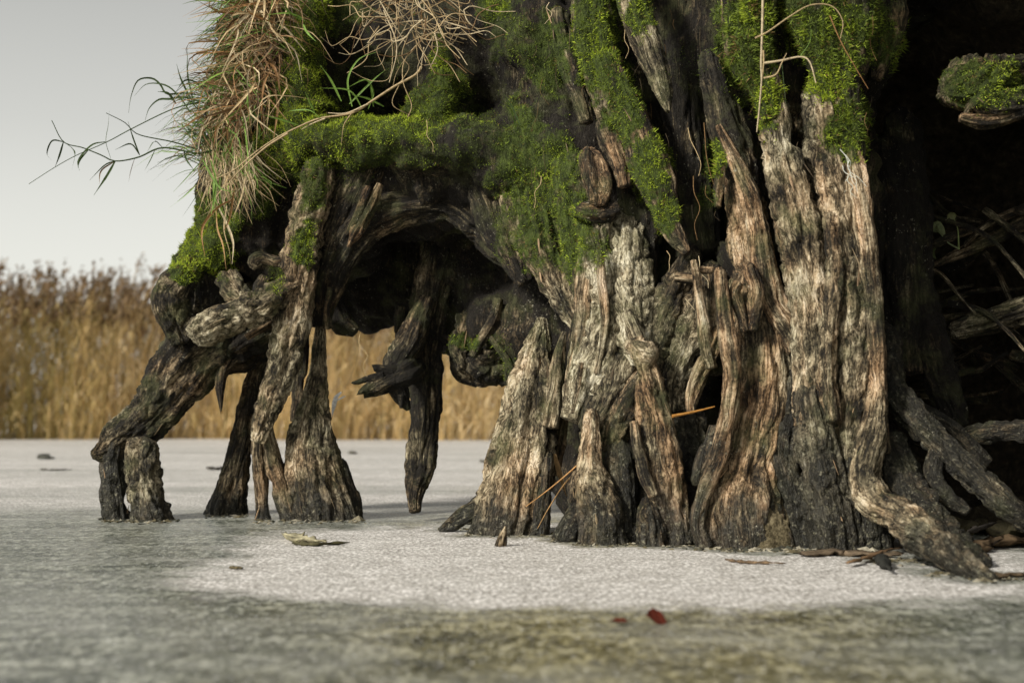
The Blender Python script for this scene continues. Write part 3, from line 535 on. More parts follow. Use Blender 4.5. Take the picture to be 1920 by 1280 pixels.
# ----------------------------------------------------------------- the two tall columns on the right
root([(1335,130,22),(1352,200,30),(1378,280,36),(1400,360,30),(1410,420,20)], (3.92,3.88), pale=.20, red=.1, flute=.1)
root([(1346,235,5),(1366,275,9),(1388,320,15),(1408,370,20),(1422,430,20),(1432,500,22),(1450,570,24),(1478,620,24),(1496,655,22)], (3.84,3.78), pale=.60, red=.75, flute=.18)
root([(1352,300,8),(1348,350,10),(1346,385,6)], (3.84,3.84), pale=.58, red=.6, splinter=.02, name='torn_strip')
root([(1385,300,30),(1392,370,32),(1402,440,34),(1412,510,40),(1420,580,48),(1424,650,52)], (3.92,3.84), pale=.54, red=.5, flute=.15, bark=.4)
root([(1415,560,44),(1425,630,56),(1428,700,60),(1422,770,58),(1408,840,58),(1396,900,66),(1392,960,80),(1398,1035,88)], (3.84,3.74), pale=.56, red=.7, flute=.16, fine=1.4, flat=.6, waterline=.15)
root([(1350,503,8),(1352,520,13),(1358,580,15),(1366,640,17),(1372,700,17),(1366,770,17),(1352,840,18),(1330,900,16),(1312,950,13),(1308,990,13),(1322,1030,14)], (3.74,3.68), pale=.58, red=.7, flute=.12, waterline=.26)
root([(1385,530,11),(1378,550,12),(1386,580,12),(1398,620,10)], (3.74,3.74), pale=.5, red=.7)
root([(1408,510,13),(1420,545,15),(1414,590,13),(1410,620,10)], (3.75,3.74), pale=.45, red=.6, flute=.25)
root([(1320,850,12),(1310,900,16),(1330,860,18),(1345,800,14)], (3.74,3.74), pale=.25, wet=.6)
root([(1480,700,14),(1475,770,22),(1465,840,30),(1480,910,30),(1500,970,30),(1510,1035,30)], (3.80,3.72), pale=.32, wet=.75, red=.2, flute=.12, bark=.4, waterline=.3)
root([(1430,880,24),(1425,930,52),(1418,980,70),(1416,1036,80)], (3.79,3.735), name='mud_mound', pale=.50, red=.2, bark=.35, flute=.05, fine=.3, lump=.2, m=MUD, flat=.7, free=True)
root([(1440,150,20),(1450,210,26),(1468,300,34),(1488,390,38),(1508,480,40),(1522,570,40),(1530,660,40),(1530,740,40),(1528,800,40)], (3.80,3.72), pale=.62, red=.40, flute=.10, bark=.5)
root([(1545,200,36),(1560,300,44),(1580,390,46),(1592,480,46),(1600,570,46),(1602,660,46),(1600,740,46),(1596,820,48),(1600,900,50)], (3.80,3.72), pale=.58, red=.35, flute=.14, bark=.7, fine=1.2)
root([(1600,300,18),(1618,400,18),(1630,500,18),(1640,600,17),(1644,690,16),(1646,770,18),(1648,850,20)], (3.74,3.66), pale=.60, red=.60, flute=.12)
root([(1560,420,14),(1566,520,15),(1556,620,14),(1552,720,16),(1560,790,18)], (3.72,3.66), pale=.52, red=.5, flute=.2, bark=.5)
root([(1520,750,28),(1526,800,34),(1536,860,38),(1548,920,46),(1562,970,52),(1570,1038,56)], (3.70,3.66), pale=.50, wet=.35, red=.1, bark=.6, flute=.12, waterline=.42)
root([(1600,860,46),(1605,920,48),(1620,970,50),(1625,1036,50)], (3.72,3.68), pale=.4, wet=.5, bark=.6, waterline=.42)
root([(1646,740,18),(1640,800,24),(1628,850,26),(1622,895,26),(1640,935,32),(1685,968,33),(1735,1003,33),(1785,1042,30),(1825,1070,22),(1862,1090,14)], (3.68,3.64,3.62,3.60,3.54,3.42,3.28,3.12,3.02,2.96), pale=.56, red=.30, flute=.16, bark=.2, waterline=.13)
root([(1660,640,24),(1672,720,24),(1712,776,26),(1770,838,26),(1830,895,25),(1885,942,22),(1940,985,18)], (3.9,3.82,3.75,3.7,3.65,3.6,3.6), pale=.30, wet=.55, red=.2, bark=.6)
root([(1665,850,40),(1690,920,44),(1740,980,36),(1800,1030,26),(1850,1060,14)], (3.75,3.68,3.55,3.35,3.2), pale=.18, wet=.6, bark=.6)
root([(1700,760,16),(1780,800,15),(1850,870,14)], (3.95,3.95), pale=.2, wet=.5)
root([(1755,850,14),(1750,890,16),(1775,930,15),(1815,960,10)], (3.70,3.60), pale=.28, wet=.5, bark=.8)
root([(1775,838,12),(1820,818,18),(1870,808,18),(1935,812,18)], (4.05,3.9), pale=.22, wet=.35, bark=.6, flute=.2)
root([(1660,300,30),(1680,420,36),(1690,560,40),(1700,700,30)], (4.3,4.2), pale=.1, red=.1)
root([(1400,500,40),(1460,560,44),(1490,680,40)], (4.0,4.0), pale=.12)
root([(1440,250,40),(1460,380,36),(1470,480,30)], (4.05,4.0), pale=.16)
# mossy hanging clumps at the top right
root([(1400,-60,52),(1398,40,50),(1405,110,44),(1428,170,24),(1442,225,14)], (3.80,3.76), pale=.3, lump=.25)
root([(1540,-60,90),(1555,30,84),(1565,110,58),(1570,170,40),(1585,240,34),(1600,300,22)], (3.82,3.78), pale=.3, lump=.25)
root([(1640,-40,50),(1650,40,44),(1648,100,26),(1640,150,12)], (3.9,3.88), pale=.25, lump=.25)
root([(2400,40,60),(2180,90,34),(1990,134,22),(1930,130,22),(1880,140,34),(1838,158,48),(1800,168,44),(1770,172,22)], (4.9,4.4,3.98,3.95,3.93,3.9,3.88,3.86), pale=.36, lump=.3, bark=1., free=True)
root([(1825,180,36),(1860,200,30),(1910,192,25),(1990,168,24),(2150,110,26)], (3.85,3.86,3.88,3.95,4.3), pale=.36, red=.3, flute=.25, bark=.5, free=True)
root([(1800,222,8),(1840,228,14),(1890,222,13),(1950,196,12),(2000,180,10)], (3.83,3.88), pale=.48, red=.7, flute=.3)
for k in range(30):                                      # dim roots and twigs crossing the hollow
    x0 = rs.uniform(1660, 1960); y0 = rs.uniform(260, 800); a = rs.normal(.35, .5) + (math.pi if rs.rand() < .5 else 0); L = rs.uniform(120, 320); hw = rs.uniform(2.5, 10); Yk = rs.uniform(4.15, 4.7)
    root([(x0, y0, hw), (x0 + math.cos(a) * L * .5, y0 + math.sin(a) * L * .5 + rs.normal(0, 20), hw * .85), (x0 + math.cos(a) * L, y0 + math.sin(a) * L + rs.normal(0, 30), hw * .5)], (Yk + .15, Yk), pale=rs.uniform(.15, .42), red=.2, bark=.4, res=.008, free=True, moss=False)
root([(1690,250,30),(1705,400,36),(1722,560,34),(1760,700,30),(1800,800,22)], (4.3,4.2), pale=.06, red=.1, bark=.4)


# ----------------------------------------------------------------- moss leaflets (uncountable)
def scatter_moss(count):
    Ps, Ns, Ts, Ws = [], [], [], []; tot = []
    for V, Tr, mw, mt in SCAT:
        a, b, c = V[Tr[:, 0]], V[Tr[:, 1]], V[Tr[:, 2]]; n = np.cross(b - a, c - a); ar = np.linalg.norm(n, axis=1) + 1e-12; n = n / ar[:, None]
        w_ = mw[Tr].mean(1); vis = smooth(-.75, .1, -n[:, 1] * .8 + n[:, 2] * .6 - n[:, 0] * .2) * .9 + .03
        pr = ar * np.clip(w_ - .06, 0, 1) ** 1.3 * vis; tot.append((pr, a, b, c, n, mt[Tr].mean(1), w_))
    S = sum(p[0].sum() for p in tot)
    for pr, a, b, c, n, t, w_ in tot:
        k = int(count * pr.sum() / S)
        if k < 1: continue
        i = rs.choice(len(pr), k, p=pr / pr.sum()); u = rs.rand(k, 2); f = u.sum(1) > 1; u[f] = 1 - u[f]
        Ps.append(a[i] + (b[i] - a[i]) * u[:, :1] + (c[i] - a[i]) * u[:, 1:]); Ns.append(n[i]); Ts.append(t[i]); Ws.append(w_[i])
    p = np.vstack(Ps); n = np.vstack(Ns); t = np.concatenate(Ts); k = len(p)
    d = n + rs.normal(size=(k, 3)) * .55 + np.array((0, -.1, .12)); d /= np.linalg.norm(d, axis=1)[:, None]
    s = np.cross(d, rs.normal(size=(k, 3))); s /= np.linalg.norm(s, axis=1)[:, None]
    cl = fbm(p, 26, 2, 5)
    pxx = pix(p)[0]; big = np.where(pxx > 1340, 1.35, 1.) * np.where(pxx > 1700, .7, 1.)
    ln = (rs.uniform(.006, .015, k) * (1 + .5 * cl) * big * (.45 + .6 * np.concatenate(Ws)) * (1 + .5 * (rs.rand(k) < .04)))[:, None]; wd = (rs.uniform(.0010, .0021, k) * big ** .7)[:, None]
    base = p - n * .003
    V = np.stack([base - s * wd, base + s * wd, base + d * ln], 1).reshape(-1, 3)
    T = np.arange(3 * k).reshape(-1, 3)
    dark = np.array((.055, .074, .022)); mid = np.array((.19, .255, .038)); hi_ = np.array((.44, .54, .05))
    cl2 = fbm(p, 7, 2, 9); q = np.clip(t + .05 + .35 * cl + .35 * cl2 + rs.normal(0, .13, k), 0, 1)[:, None]
    c = np.where(q < .5, dark + (mid - dark) * q * 2, mid + (hi_ - mid) * (q - .5) * 2)
    dead = (rs.rand(k) < .05 + .35 * smooth(.25, .6, fbm(p, 16, 2, 21)))[:, None]; c = np.where(dead, np.array((.20, .13, .05)), c)
    return under_tree(tag(mk('moss', V, None, T, MOSS, None, np.repeat(c, 3, 0), sm=False), 'green moss carpet on the roots', kind='stuff'))
scatter_moss(500000)

# ----------------------------------------------------------------- ribbons and stalks
class Rib:
    def __init__(s): s.V = []; s.Q = []; s.C = []; s.n = 0
    def add(s, pts, w0, c, n=9, w1=.15, bulge=True, side=None, jit=.08):
        C = catmull(np.asarray(pts, float), n) if len(pts) > 1 else pts
        T = np.gradient(C, axis=0); T /= np.maximum(np.linalg.norm(T, axis=1), 1e-9)[:, None]
        sd_ = np.cross(T, rs.normal(size=3) * .5 + np.array((0, 1, 0)) if side is None else side); sd_ /= np.maximum(np.linalg.norm(sd_, axis=1), 1e-9)[:, None]
        up = np.cross(sd_, T); t = np.linspace(0, 1, n)
        wd = w0 * (np.minimum(1, .5 + 2 * t) * np.clip((1 - t) * 2.2, w1, 1) if bulge else np.interp(t, [0, 1], [1, w1]))
        L_ = C - sd_ * wd[:, None]; R_ = C + sd_ * wd[:, None]; M = C + up * wd[:, None] * .55      # folded blade
        V = np.stack([L_, M, R_], 1).reshape(-1, 3); i = s.n + 3 * np.arange(n - 1)
        s.Q.append(np.concatenate([np.stack([i, i + 1, i + 4, i + 3], -1), np.stack([i + 1, i + 2, i + 5, i + 4], -1)]))
        c = np.clip(np.asarray(c) * (1 + rs.normal(0, jit)), 0, 1); s.V.append(V); s.C.append(np.repeat(c[None], len(V), 0)); s.n += len(V)
    def stalk(s, pts, r0, c, n=10, r1=.4, sides=5, jit=.05, rough=0.):
        C = catmull(np.asarray(pts, float), n); T = np.gradient(C, axis=0); T /= np.linalg.norm(T, axis=1)[:, None]
        N = np.cross(T, (.3, .9, .2)); N /= np.linalg.norm(N, axis=1)[:, None]; B = np.cross(T, N); t = np.linspace(0, 1, n)
        r = r0 * np.interp(t, [0, 1], [1, r1]); th = 2 * math.pi * np.arange(sides) / sides
        rr = r[:, None] * (1 + rough * rs.normal(size=(n, sides)))
        V = (C[:, None] + N[:, None] * (np.cos(th) * rr)[..., None] + B[:, None] * (np.sin(th) * rr)[..., None]).reshape(-1, 3)
        i = s.n + np.arange(n - 1)[:, None] * sides; j = np.arange(sides)[None]; j2 = (j + 1) % sides
        s.Q.append(np.stack([i + j, i + j2, i + sides + j2, i + sides + j], -1).reshape(-1, 4))
        V = np.vstack([V, C[0], C[-1]]); 
        e0 = s.n + n * sides; j = np.arange(sides); j2 = (j + 1) % sides; l = s.n + (n - 1) * sides
        s.Q.append(np.stack([np.full(sides, e0), s.n + j2, s.n + j, np.full(sides, e0)], -1)[:, :0].reshape(0, 4).astype(int))
        c = np.clip(np.asarray(c) * (1 + rs.normal(0, jit)), 0, 1); s.V.append(V); s.C.append(np.repeat(c[None], len(V), 0)); s.n += len(V)
    def build(s, name, m, parent=None, sm=True):
        return mk(name, np.vstack(s.V), np.vstack([q for q in s.Q if len(q)]), None, m, parent, np.vstack(s.C), sm=sm)
def PP(lst, Y, d=0.):
    n = len(lst); Y = np.linspace(Y[0], Y[-1], n) if not np.isscalar(Y) else np.full(n, Y); return [P(a, b, y + d) for (a, b), y in zip(lst, Y)]
STRAW = (.46, .34, .18); BROWN = (.19, .11, .045); RUST = (.27, .14, .05); GREEN = (.15, .25, .04); DKGREEN = (.045, .075, .018); PALE = (.52, .42, .26)

# brown tussock over the left shoulder
g = Rib()
def inpoly(poly, n):
    poly = np.array(poly, float); lo_, hi_ = poly.min(0), poly.max(0); out = []
    while len(out) < n:
        p = lo_ + rs.rand(2) * (hi_ - lo_); x, y = p; ins = False; j = len(poly) - 1
        for i in range(len(poly)):
            if (poly[i][1] > y) != (poly[j][1] > y) and x < (poly[j][0] - poly[i][0]) * (y - poly[i][1]) / (poly[j][1] - poly[i][1]) + poly[i][0]: ins = not ins
            j = i
        if ins: out.append(p)
    return out
for x, y in inpoly([(450, -60), (548, -60), (530, 60), (515, 130), (490, 195), (465, 235), (425, 245), (395, 215), (415, 150), (440, 60)], 900):
    Y = yf(x) - .08 + rs.uniform(-.10, .10); L = rs.uniform(40, 120); a = math.radians(rs.normal(112, 48))
    dx, dy = math.cos(a) * L, math.sin(a) * L; bow = rs.normal(0, 26)
    pts = [P(x, y, Y), P(x + dx * .4 + bow, y + dy * .35 - 8, Y - rs.uniform(.0, .08)), P(x + dx + bow * .4, y + dy, Y - rs.uniform(-.03, .10))]
    g.add(pts, rs.uniform(.0009, .0030) * (1 + .7 * (rs.rand() < .2)), [BROWN, STRAW, RUST, STRAW, PALE, GREEN, BROWN, BROWN][rs.randint(8)], 7, jit=.3)
tag(g.build('dry_grass', GRASS), 'brown dead grass thatch draped over the left shoulder of the stump', 'grass', kind='stuff')
g = Rib()                                                # dark green sedge fringe against the sky
for x, y in inpoly([(455, -40), (470, 40), (440, 130), (400, 210), (370, 300), (400, 330), (430, 270), (470, 180), (500, 60), (500, -40)], 640):
    Y = yf(x) - .04 + rs.uniform(-.10, .12); L = rs.uniform(40, 125); a = math.radians(rs.normal(208 if rs.rand() < .75 else 260, 32))
    dx, dy = math.cos(a) * L, math.sin(a) * L
    pts = [P(x, y, Y), P(x + dx * .55, y + dy * .8 - 6, Y + rs.normal(0, .03)), P(x + dx, y + dy * .8 + L * rs.uniform(-.1, .35), Y + rs.normal(0, .06))]
    g.add(pts, rs.uniform(.0010, .0022), [DKGREEN, DKGREEN, GREEN, BROWN, GREEN][rs.randint(5)], 7, jit=.25)
for x, y in inpoly([(375, 260), (480, 260), (470, 330), (390, 340)], 260):       # pale straw hanging below the thatch
    Y = yf(x) - .10 + rs.uniform(-.05, .05); L = rs.uniform(40, 110); a = math.radians(rs.normal(82, 24)); dx, dy = math.cos(a) * L, math.sin(a) * L
    g.add([P(x, y, Y), P(x + dx * .4 + rs.normal(0, 12), y + dy * .5, Y - .03), P(x + dx, y + dy, Y - .02)], rs.uniform(.0010, .0024), [STRAW, PALE, STRAW, GREEN][rs.randint(4)], 7, jit=.2)
tag(g.build('sedge_fringe', GRASS), 'thin dark green and straw sedge blades fringing the dead grass', 'grass', kind='stuff')

def plant(name, label, cat, strokes, Y, group=None, m=GRASS):
    """one plant: strokes = (points px, half width m, colour, kind)"""
    g = Rib()
    for pts, w_, c, kd in strokes:
        if kd == 's': g.stalk(PP(pts, Y), w_ * (1.25 if name == 'sedge_plant' else 1), c, max(8, 4 * len(pts)))
        else: g.add(PP(pts, Y), w_ * (1.35 if name == 'sedge_plant' else 1.15), c, max(8, 4 * len(pts)))
    return tag(g.build(name, m), label, cat, group)
plant('sedge_plant', 'long drooping dark sedge reaching far left against the sky', 'sedge', [
    ([(400,282),(367,287),(305,277),(259,295),(216,302),(190,291),(155,277),(119,266),(97,226)], .0028, DKGREEN, 's'),
    ([(380,190),(323,205),(248,241),(201,266),(144,291),(104,313),(54,345)], .0018, DKGREEN, 's'),
    ([(370,280),(323,266),(259,252),(234,230),(199,212)], .0022, DKGREEN, 's'), ([(208,298),(199,266),(203,235),(205,208)], .0018, DKGREEN, 'b'),
    ([(119,266),(98,264),(88,287),(96,300)], .0022, DKGREEN, 'b'), ([(119,266),(112,290),(103,314)], .0026, DKGREEN, 'b'), ([(216,302),(200,330),(176,366)], .003, DKGREEN, 'b'),
    ([(216,302),(196,310),(168,338)], .0022, DKGREEN, 'b'), ([(252,298),(245,320),(241,341)], .002, BROWN, 'b'), ([(291,280),(282,300),(271,320)], .0022, DKGREEN, 'b'), ([(262,291),(250,260),(240,228)], .0022, DKGREEN, 'b'),
    ([(198,266),(172,272),(147,300),(149,320)], .0024, DKGREEN, 'b'), ([(165,282),(150,300),(146,315)], .002, DKGREEN, 'b'), ([(262,291),(245,270),(216,281)], .002, DKGREEN, 'b'),
    ([(216,302),(190,320),(186,345)], .0018, BROWN, 'b'), ([(305,277),(290,265),(276,285)], .0022, DKGREEN, 'b'), ([(345,282),(350,300),(366,322)], .0022, DKGREEN, 'b'), ([(119,266),(140,285),(135,318)], .0018, DKGREEN, 'b')], (4.62, 4.5))
plant('sedge_plant', 'arching dark sedge tuft above the long drooping one', 'sedge', [
    ([(380,180),(345,175),(313,176),(300,158),(284,147),(259,151),(246,180),(241,212)], .0024, DKGREEN, 'b'), ([(375,190),(340,182),(320,186),(298,187),(280,203),(272,226)], .0026, DKGREEN, 'b'),
    ([(360,215),(335,180),(310,160),(275,158),(252,180)], .0020, DKGREEN, 'b'), ([(390,165),(350,150),(330,172)], .0024, DKGREEN, 'b'), ([(360,190),(340,150),(331,120)], .0024, DKGREEN, 'b'), ([(365,200),(352,140),(352,90)], .0020, DKGREEN, 'b'),
    ([(420,120),(395,100),(345,100)], .0024, DKGREEN, 'b'), ([(425,110),(405,75),(387,46)], .0024, DKGREEN, 'b'), ([(430,120),(412,60),(408,34),(428,62)], .0020, DKGREEN, 'b'), ([(330,195),(315,175),(296,172)], .004, DKGREEN, 'b')], (4.60, 4.58))
# tangle of dead straw at the top centre
g = Rib()
for k in range(105):
    x, y = rs.normal(785, 42), rs.uniform(-50, 70); Y = yf(x) - rs.uniform(.0, .20); a = rs.uniform(0, 6.28); pts = [(x, y)]
    for q in range(rs.randint(3, 6)):
        a += rs.normal(0, .75); st = rs.uniform(18, 42); x += math.cos(a) * st; y += math.sin(a) * st * .9 + 7; pts.append((x, y))
    g.stalk([P(u, v_, Y + rs.normal(0, .012)) for u, v_ in pts], rs.uniform(.0010, .0024), [STRAW, PALE, BROWN, STRAW][rs.randint(4)], 4 * len(pts), .6, 5, .2)
for x0, y0, x1, y1 in [(720,20,730,155),(795,90,790,130),(830,40,905,65),(870,20,900,60),(700,-20,760,80),(815,60,805,130),(760,70,748,120)]:
    g.stalk([P(x0, y0, 4.3), P((x0 + x1) / 2 + rs.normal(0, 12), (y0 + y1) / 2, 4.27), P(x1, y1, 4.28)], .0026, PALE, 12, .5)
tag(g.build('straw_tangle', GRASS), 'tangled pale dead straw hanging at the top centre', 'straw', kind='stuff')
plant('grass_runner', 'long pale dead runner stem crossing the mossy ledge diagonally', 'dead grass', [
    ([(790,125),(780,140),(740,162),(700,188),(660,212),(600,222),(560,238),(520,258),(480,285),(440,318),(405,335)], .0046, STRAW, 's'),
    ([(690,195),(650,212),(615,212)], .003, PALE, 's'), ([(660,212),(645,235),(640,272)], .0024, STRAW, 's'), ([(540,250),(500,275),(465,305),(440,330),(425,350)], .0036, STRAW, 's'), ([(610,222),(585,232),(565,243)], .0028, PALE, 's'),
    ([(600,222),(580,207),(545,208),(535,213)], .0028, GREEN, 'b')], (4.38, 4.44))
plant('grass_tuft', 'bright green grass blades arching over the mossy ledge', 'grass', [
    ([(660,200),(652,150),(672,112),(705,98)], .0028, GREEN, 'b'), ([(700,200),(690,150),(650,165)], .0030, GREEN, 'b'), ([(655,195),(700,150),(722,132)], .0028, GREEN, 'b'), ([(640,190),(620,150),(600,122)], .0034, GREEN, 'b'),
    ([(680,205),(655,170),(600,165)], .0022, GREEN, 'b'), ([(690,205),(700,170),(682,145)], .0026, GREEN, 'b'), ([(720,200),(690,185),(660,178)], .0028, GREEN, 'b'), ([(590,210),(580,190),(572,172)], .003, GREEN, 'b'), ([(560,235),(530,225),(490,215)], .0026, GREEN, 'b'), ([(480,285),(490,190),(540,180),(600,190)], .0020, STRAW, 'b')], (4.42, 4.38))
plant('grass_tuft', 'bright green blades growing beside the mossy post at top left', 'grass', [
    ([(570,35),(540,25),(500,28)], .003, GREEN, 'b'), ([(572,40),(540,20),(530,-10)], .003, GREEN, 'b'), ([(568,45),(575,60),(592,78)], .003, GREEN, 'b'), ([(570,40),(550,30),(520,5)], .0028, GREEN, 'b')], (4.45, 4.4))
plant('grass_tuft', 'long rust and green blades hanging over the lower left moss', 'grass', [
    ([(435,375),(410,388),(385,415),(378,440),(384,480)], .0034, (.42, .22, .08), 'b'), ([(405,395),(408,430),(418,460),(424,505)], .0028, (.42, .24, .09), 'b'), ([(425,385),(420,430),(430,470),(432,495)], .0030, STRAW, 'b'), ([(410,390),(425,420),(437,455),(435,495)], .0034, PALE, 'b'), ([(440,350),(430,410),(415,440)], .0030, RUST, 'b'),
    ([(400,340),(402,370),(396,402)], .0046, GREEN, 'b'), ([(460,330),(452,370),(436,410)], .0024, STRAW, 'b'), ([(395,300),(405,340),(400,380),(405,400)], .003, GREEN, 'b'), ([(380,300),(410,350),(440,360)], .003, GREEN, 'b'), ([(455,370),(450,400),(440,420)], .0026, GREEN, 'b')], (4.48, 4.44))
plant('grass_tuft', 'two green blades leaning over the dark notch right of the ledge', 'grass', [([(968,245),(960,210),(945,178)], .0030, GREEN, 'b'), ([(975,235),(960,200),(945,176)], .0022, DKGREEN, 'b')], (4.22, 4.2))
plant('dry_stem', 'tall straight dead stem hanging in front of the upper right moss', 'dry stem', [([(1431,-30),(1429,60),(1427,120),(1428,150),(1424,200),(1419,248)], .0042, PALE, 's'), ([(1431,95),(1432,115),(1428,160)], .003, STRAW, 's')], (3.62, 3.62))
plant('dry_stem', 'bent forked pale twig across the upper right moss', 'dry stem', [([(1432,119),(1465,114),(1500,107),(1518,116),(1530,156)], .0036, PALE, 's'), ([(1432,147),(1455,140),(1466,118),(1475,100)], .003, STRAW, 's'), ([(1416,72),(1440,60),(1480,32),(1520,10),(1560,12),(1580,40),(1576,72)], .0026, STRAW, 's'), ([(1500,107),(1518,80),(1522,55)], .0014, GREEN, 's'), ([(1556,30),(1575,75),(1600,120),(1628,167)], .0018, RUST, 's'), ([(1466,118),(1470,160),(1474,200)], .0012, DKGREEN, 's')], (3.60, 3.58))
g = Rib()                                                # fine rootlets
for x0, y0, L, c in [(1170,40,70,STRAW),(1030,5,40,PALE),(1285,560,60,PALE),(1250,470,40,STRAW),(1290,240,90,STRAW),(1320,230,120,BROWN),(1300,330,120,BROWN),(675,626,80,STRAW),(800,225,60,STRAW),(1575,280,60,(.6,.6,.52)),(1585,290,60,(.6,.6,.52)),(1592,300,50,(.6,.6,.52)),(1580,310,50,(.6,.6,.52)),(1590,330,40,(.5,.5,.42)),(1310,480,60,PALE),(1015,330,60,STRAW)]:
    Y = yf(x0) - (.16 if x0 > 1280 else .12); pts = [(x0, y0)]
    for q in range(4): pts.append((pts[-1][0] + rs.normal(2, 7), pts[-1][1] + L / 4))
    g.stalk([P(a, b, Y) for a, b in pts], .0013, c, 18, .5)
for k in range(170):
    x, y = rs.uniform(960, 1640), rs.uniform(0, 440); Y = yf(x) - rs.uniform(-.12, .10); L = rs.uniform(15, 60); pts = [(x, y), (x + rs.normal(0, 3), y + L * .5), (x + rs.normal(0, 7), y + L)]
    g.stalk([P(a, b, Y) for a, b in pts], rs.uniform(.0005, .0011), [BROWN, (.10, .07, .04), (.05, .04, .025), (.12, .09, .05)][rs.randint(4)], 8, .5, 4, .2)
under_tree(tag(g.build('rootlets', DEBRIS), kind='stuff'))

g = Rib()                                                # flakes and splinters lifting off the roots
for p, t_, on, pl_ in FLK:
    L = rs.uniform(.015, .075); sg = rs.choice((-1, 1)); li = rs.uniform(.002, .010); w_ = rs.uniform(.0012, .0042)
    c = np.array([(.16, .115, .065), (.24, .18, .105), (.085, .062, .038), (.30, .20, .115)][rs.randint(4)]) * (.6 + .8 * pl_)
    jt = rs.normal(0, .12, 3); d = t_ * sg + jt
    g.add([p - on * .002, p + d * L * .5 + on * li * .35, p + d * L + on * li], w_, c, 5, .25, side=on, jit=.2)
under_tree(tag(g.build('bark_flakes', DEBRIS, sm=False), kind='stuff'))

# ----------------------------------------------------------------- far reed bed (one mass)
def reed_bed():
    n = 13000; X = rs.uniform(-15, 17, n); Yd = 20.6 + 6.0 * rs.rand(n) ** 1.3 + .5 * np.sin(X * .9) + .3 * np.sin(X * 2.3)
    stub = rs.rand(n) < .12; H = np.where(stub, rs.uniform(.25, 1.2, n), rs.normal(2.02, .24, n)); Yd = np.where(stub, 20.35 + .9 * rs.rand(n) + .5 * np.sin(X * .9) + .3 * np.sin(X * 2.3), Yd); H = H * (1 + .09 * pn(X * .35, Yd * .3, 1.)) ; base = np.stack([X, Yd, np.zeros(n)], -1)
    lean = np.stack([rs.normal(.10, .16, n) * np.where(stub, 3, 1), rs.normal(0, .14, n), np.zeros(n)], -1) * H[:, None]
    Vs, Ts, Cs = [], [], []; off = 0
    gold = np.array((.84, .62, .30)); tan = np.array((.88, .73, .47)); olv = np.array((.40, .32, .12)); drk = np.array((.15, .115, .07))
    mixv = np.clip(.5 + .45 * pn(X * .5, Yd * .4, 3.) + rs.normal(0, .25, n) + .07 * (X + 3), 0, 1)[:, None]
    c0 = olv + (gold - olv) * np.clip(mixv * 2, 0, 1); c0 = c0 + (tan - c0) * np.clip(mixv * 2 - 1, 0, 1)
    def pt(t): return base + np.array((0, 0, 1.)) * (H * t)[:, None] + lean * (t ** 2)[:, None]
    def quad(a, b, sa, sb, wa, wb, c):
        nonlocal off
        k = len(a); V = np.stack([a - sa * wa[:, None], a + sa * wa[:, None], b + sb * wb[:, None], b - sb * wb[:, None]], 1).reshape(-1, 3)
        i = off + 4 * np.arange(k); Vs.append(V); Ts.append(np.stack([i, i + 1, i + 2, i + 3], -1)); Cs.append(np.repeat(c, 4, 0)); off += 4 * k
    an = rs.uniform(0, 3.14, n); s = np.stack([np.cos(an), np.sin(an), 0 * an], -1); o1 = np.ones(n)
    for s_ in (s, np.stack([-np.sin(an), np.cos(an), 0 * an], -1)):
        for t0, t1 in ((0, .5), (.5, 1.)): quad(pt(o1 * t0), pt(o1 * t1), s_, s_, o1 * .0055 * (1 - .5 * t0), o1 * .0055 * (1 - .5 * t1), c0 * (.62 + .38 * min(1, t1 + .3)) if False else c0)
    for k in range(5):                                   # drooping leaves
        t = rs.uniform(.12, .85, n); p = pt(t); a = rs.uniform(0, 6.28, n); L = rs.uniform(.25, .55, n)
        d = np.stack([np.cos(a), np.sin(a), 0 * a], -1); q = p + d * (L * .45)[:, None] + np.array((0, 0, 1.)) * (L * rs.uniform(.2, .6, n))[:, None]; r_ = q + d * (L * .35)[:, None] + np.array((0, 0, 1.)) * (L * rs.uniform(-.45, .15, n))[:, None]
        sl = np.stack([-np.sin(a), np.cos(a), 0 * a + .2], -1); cl = c0 * rs.uniform(.7, 1.2, (n, 1)); quad(p, q, sl, sl, o1 * .004, o1 * .007, cl); quad(q, r_, sl, sl, o1 * .007, o1 * .001, cl)
    pl = (rs.rand(n) < .75) & ~stub; ii = np.where(pl)[0]             # plumes
    for k in range(13):
        t = rs.uniform(.0, 1., len(ii)); p = (base + lean)[ii] + np.array((0, 0, 1.)) * H[ii][:, None] + lean[ii] / H[ii][:, None] * (t * .5)[:, None] + np.array((0, 0, 1.)) * (t * .34 - .10)[:, None]
        a = rs.uniform(0, 6.28, len(ii)); ln = .16 * (1.15 - t); d = np.stack([np.cos(a) * .55 + .35, np.sin(a) * .5, rs.uniform(.1, .9, len(ii))], -1); q = p + d * ln[:, None]
        sl = np.stack([-np.sin(a), np.cos(a), .4 + 0 * a], -1); oo = np.ones(len(ii)); cl = drk * rs.uniform(.7, 1.7, (len(ii), 1)) * np.array((1.15, 1, .9)); quad(p, q, sl, sl, oo * .011, oo * .017, cl)
    return mk('reed_bed', np.vstack(Vs), np.vstack(Ts), None, REED, None, np.vstack(Cs), sm=False)
tag(reed_bed(), 'tall golden reed bed with dark plumes along the far shore', 'reeds', kind='stuff')

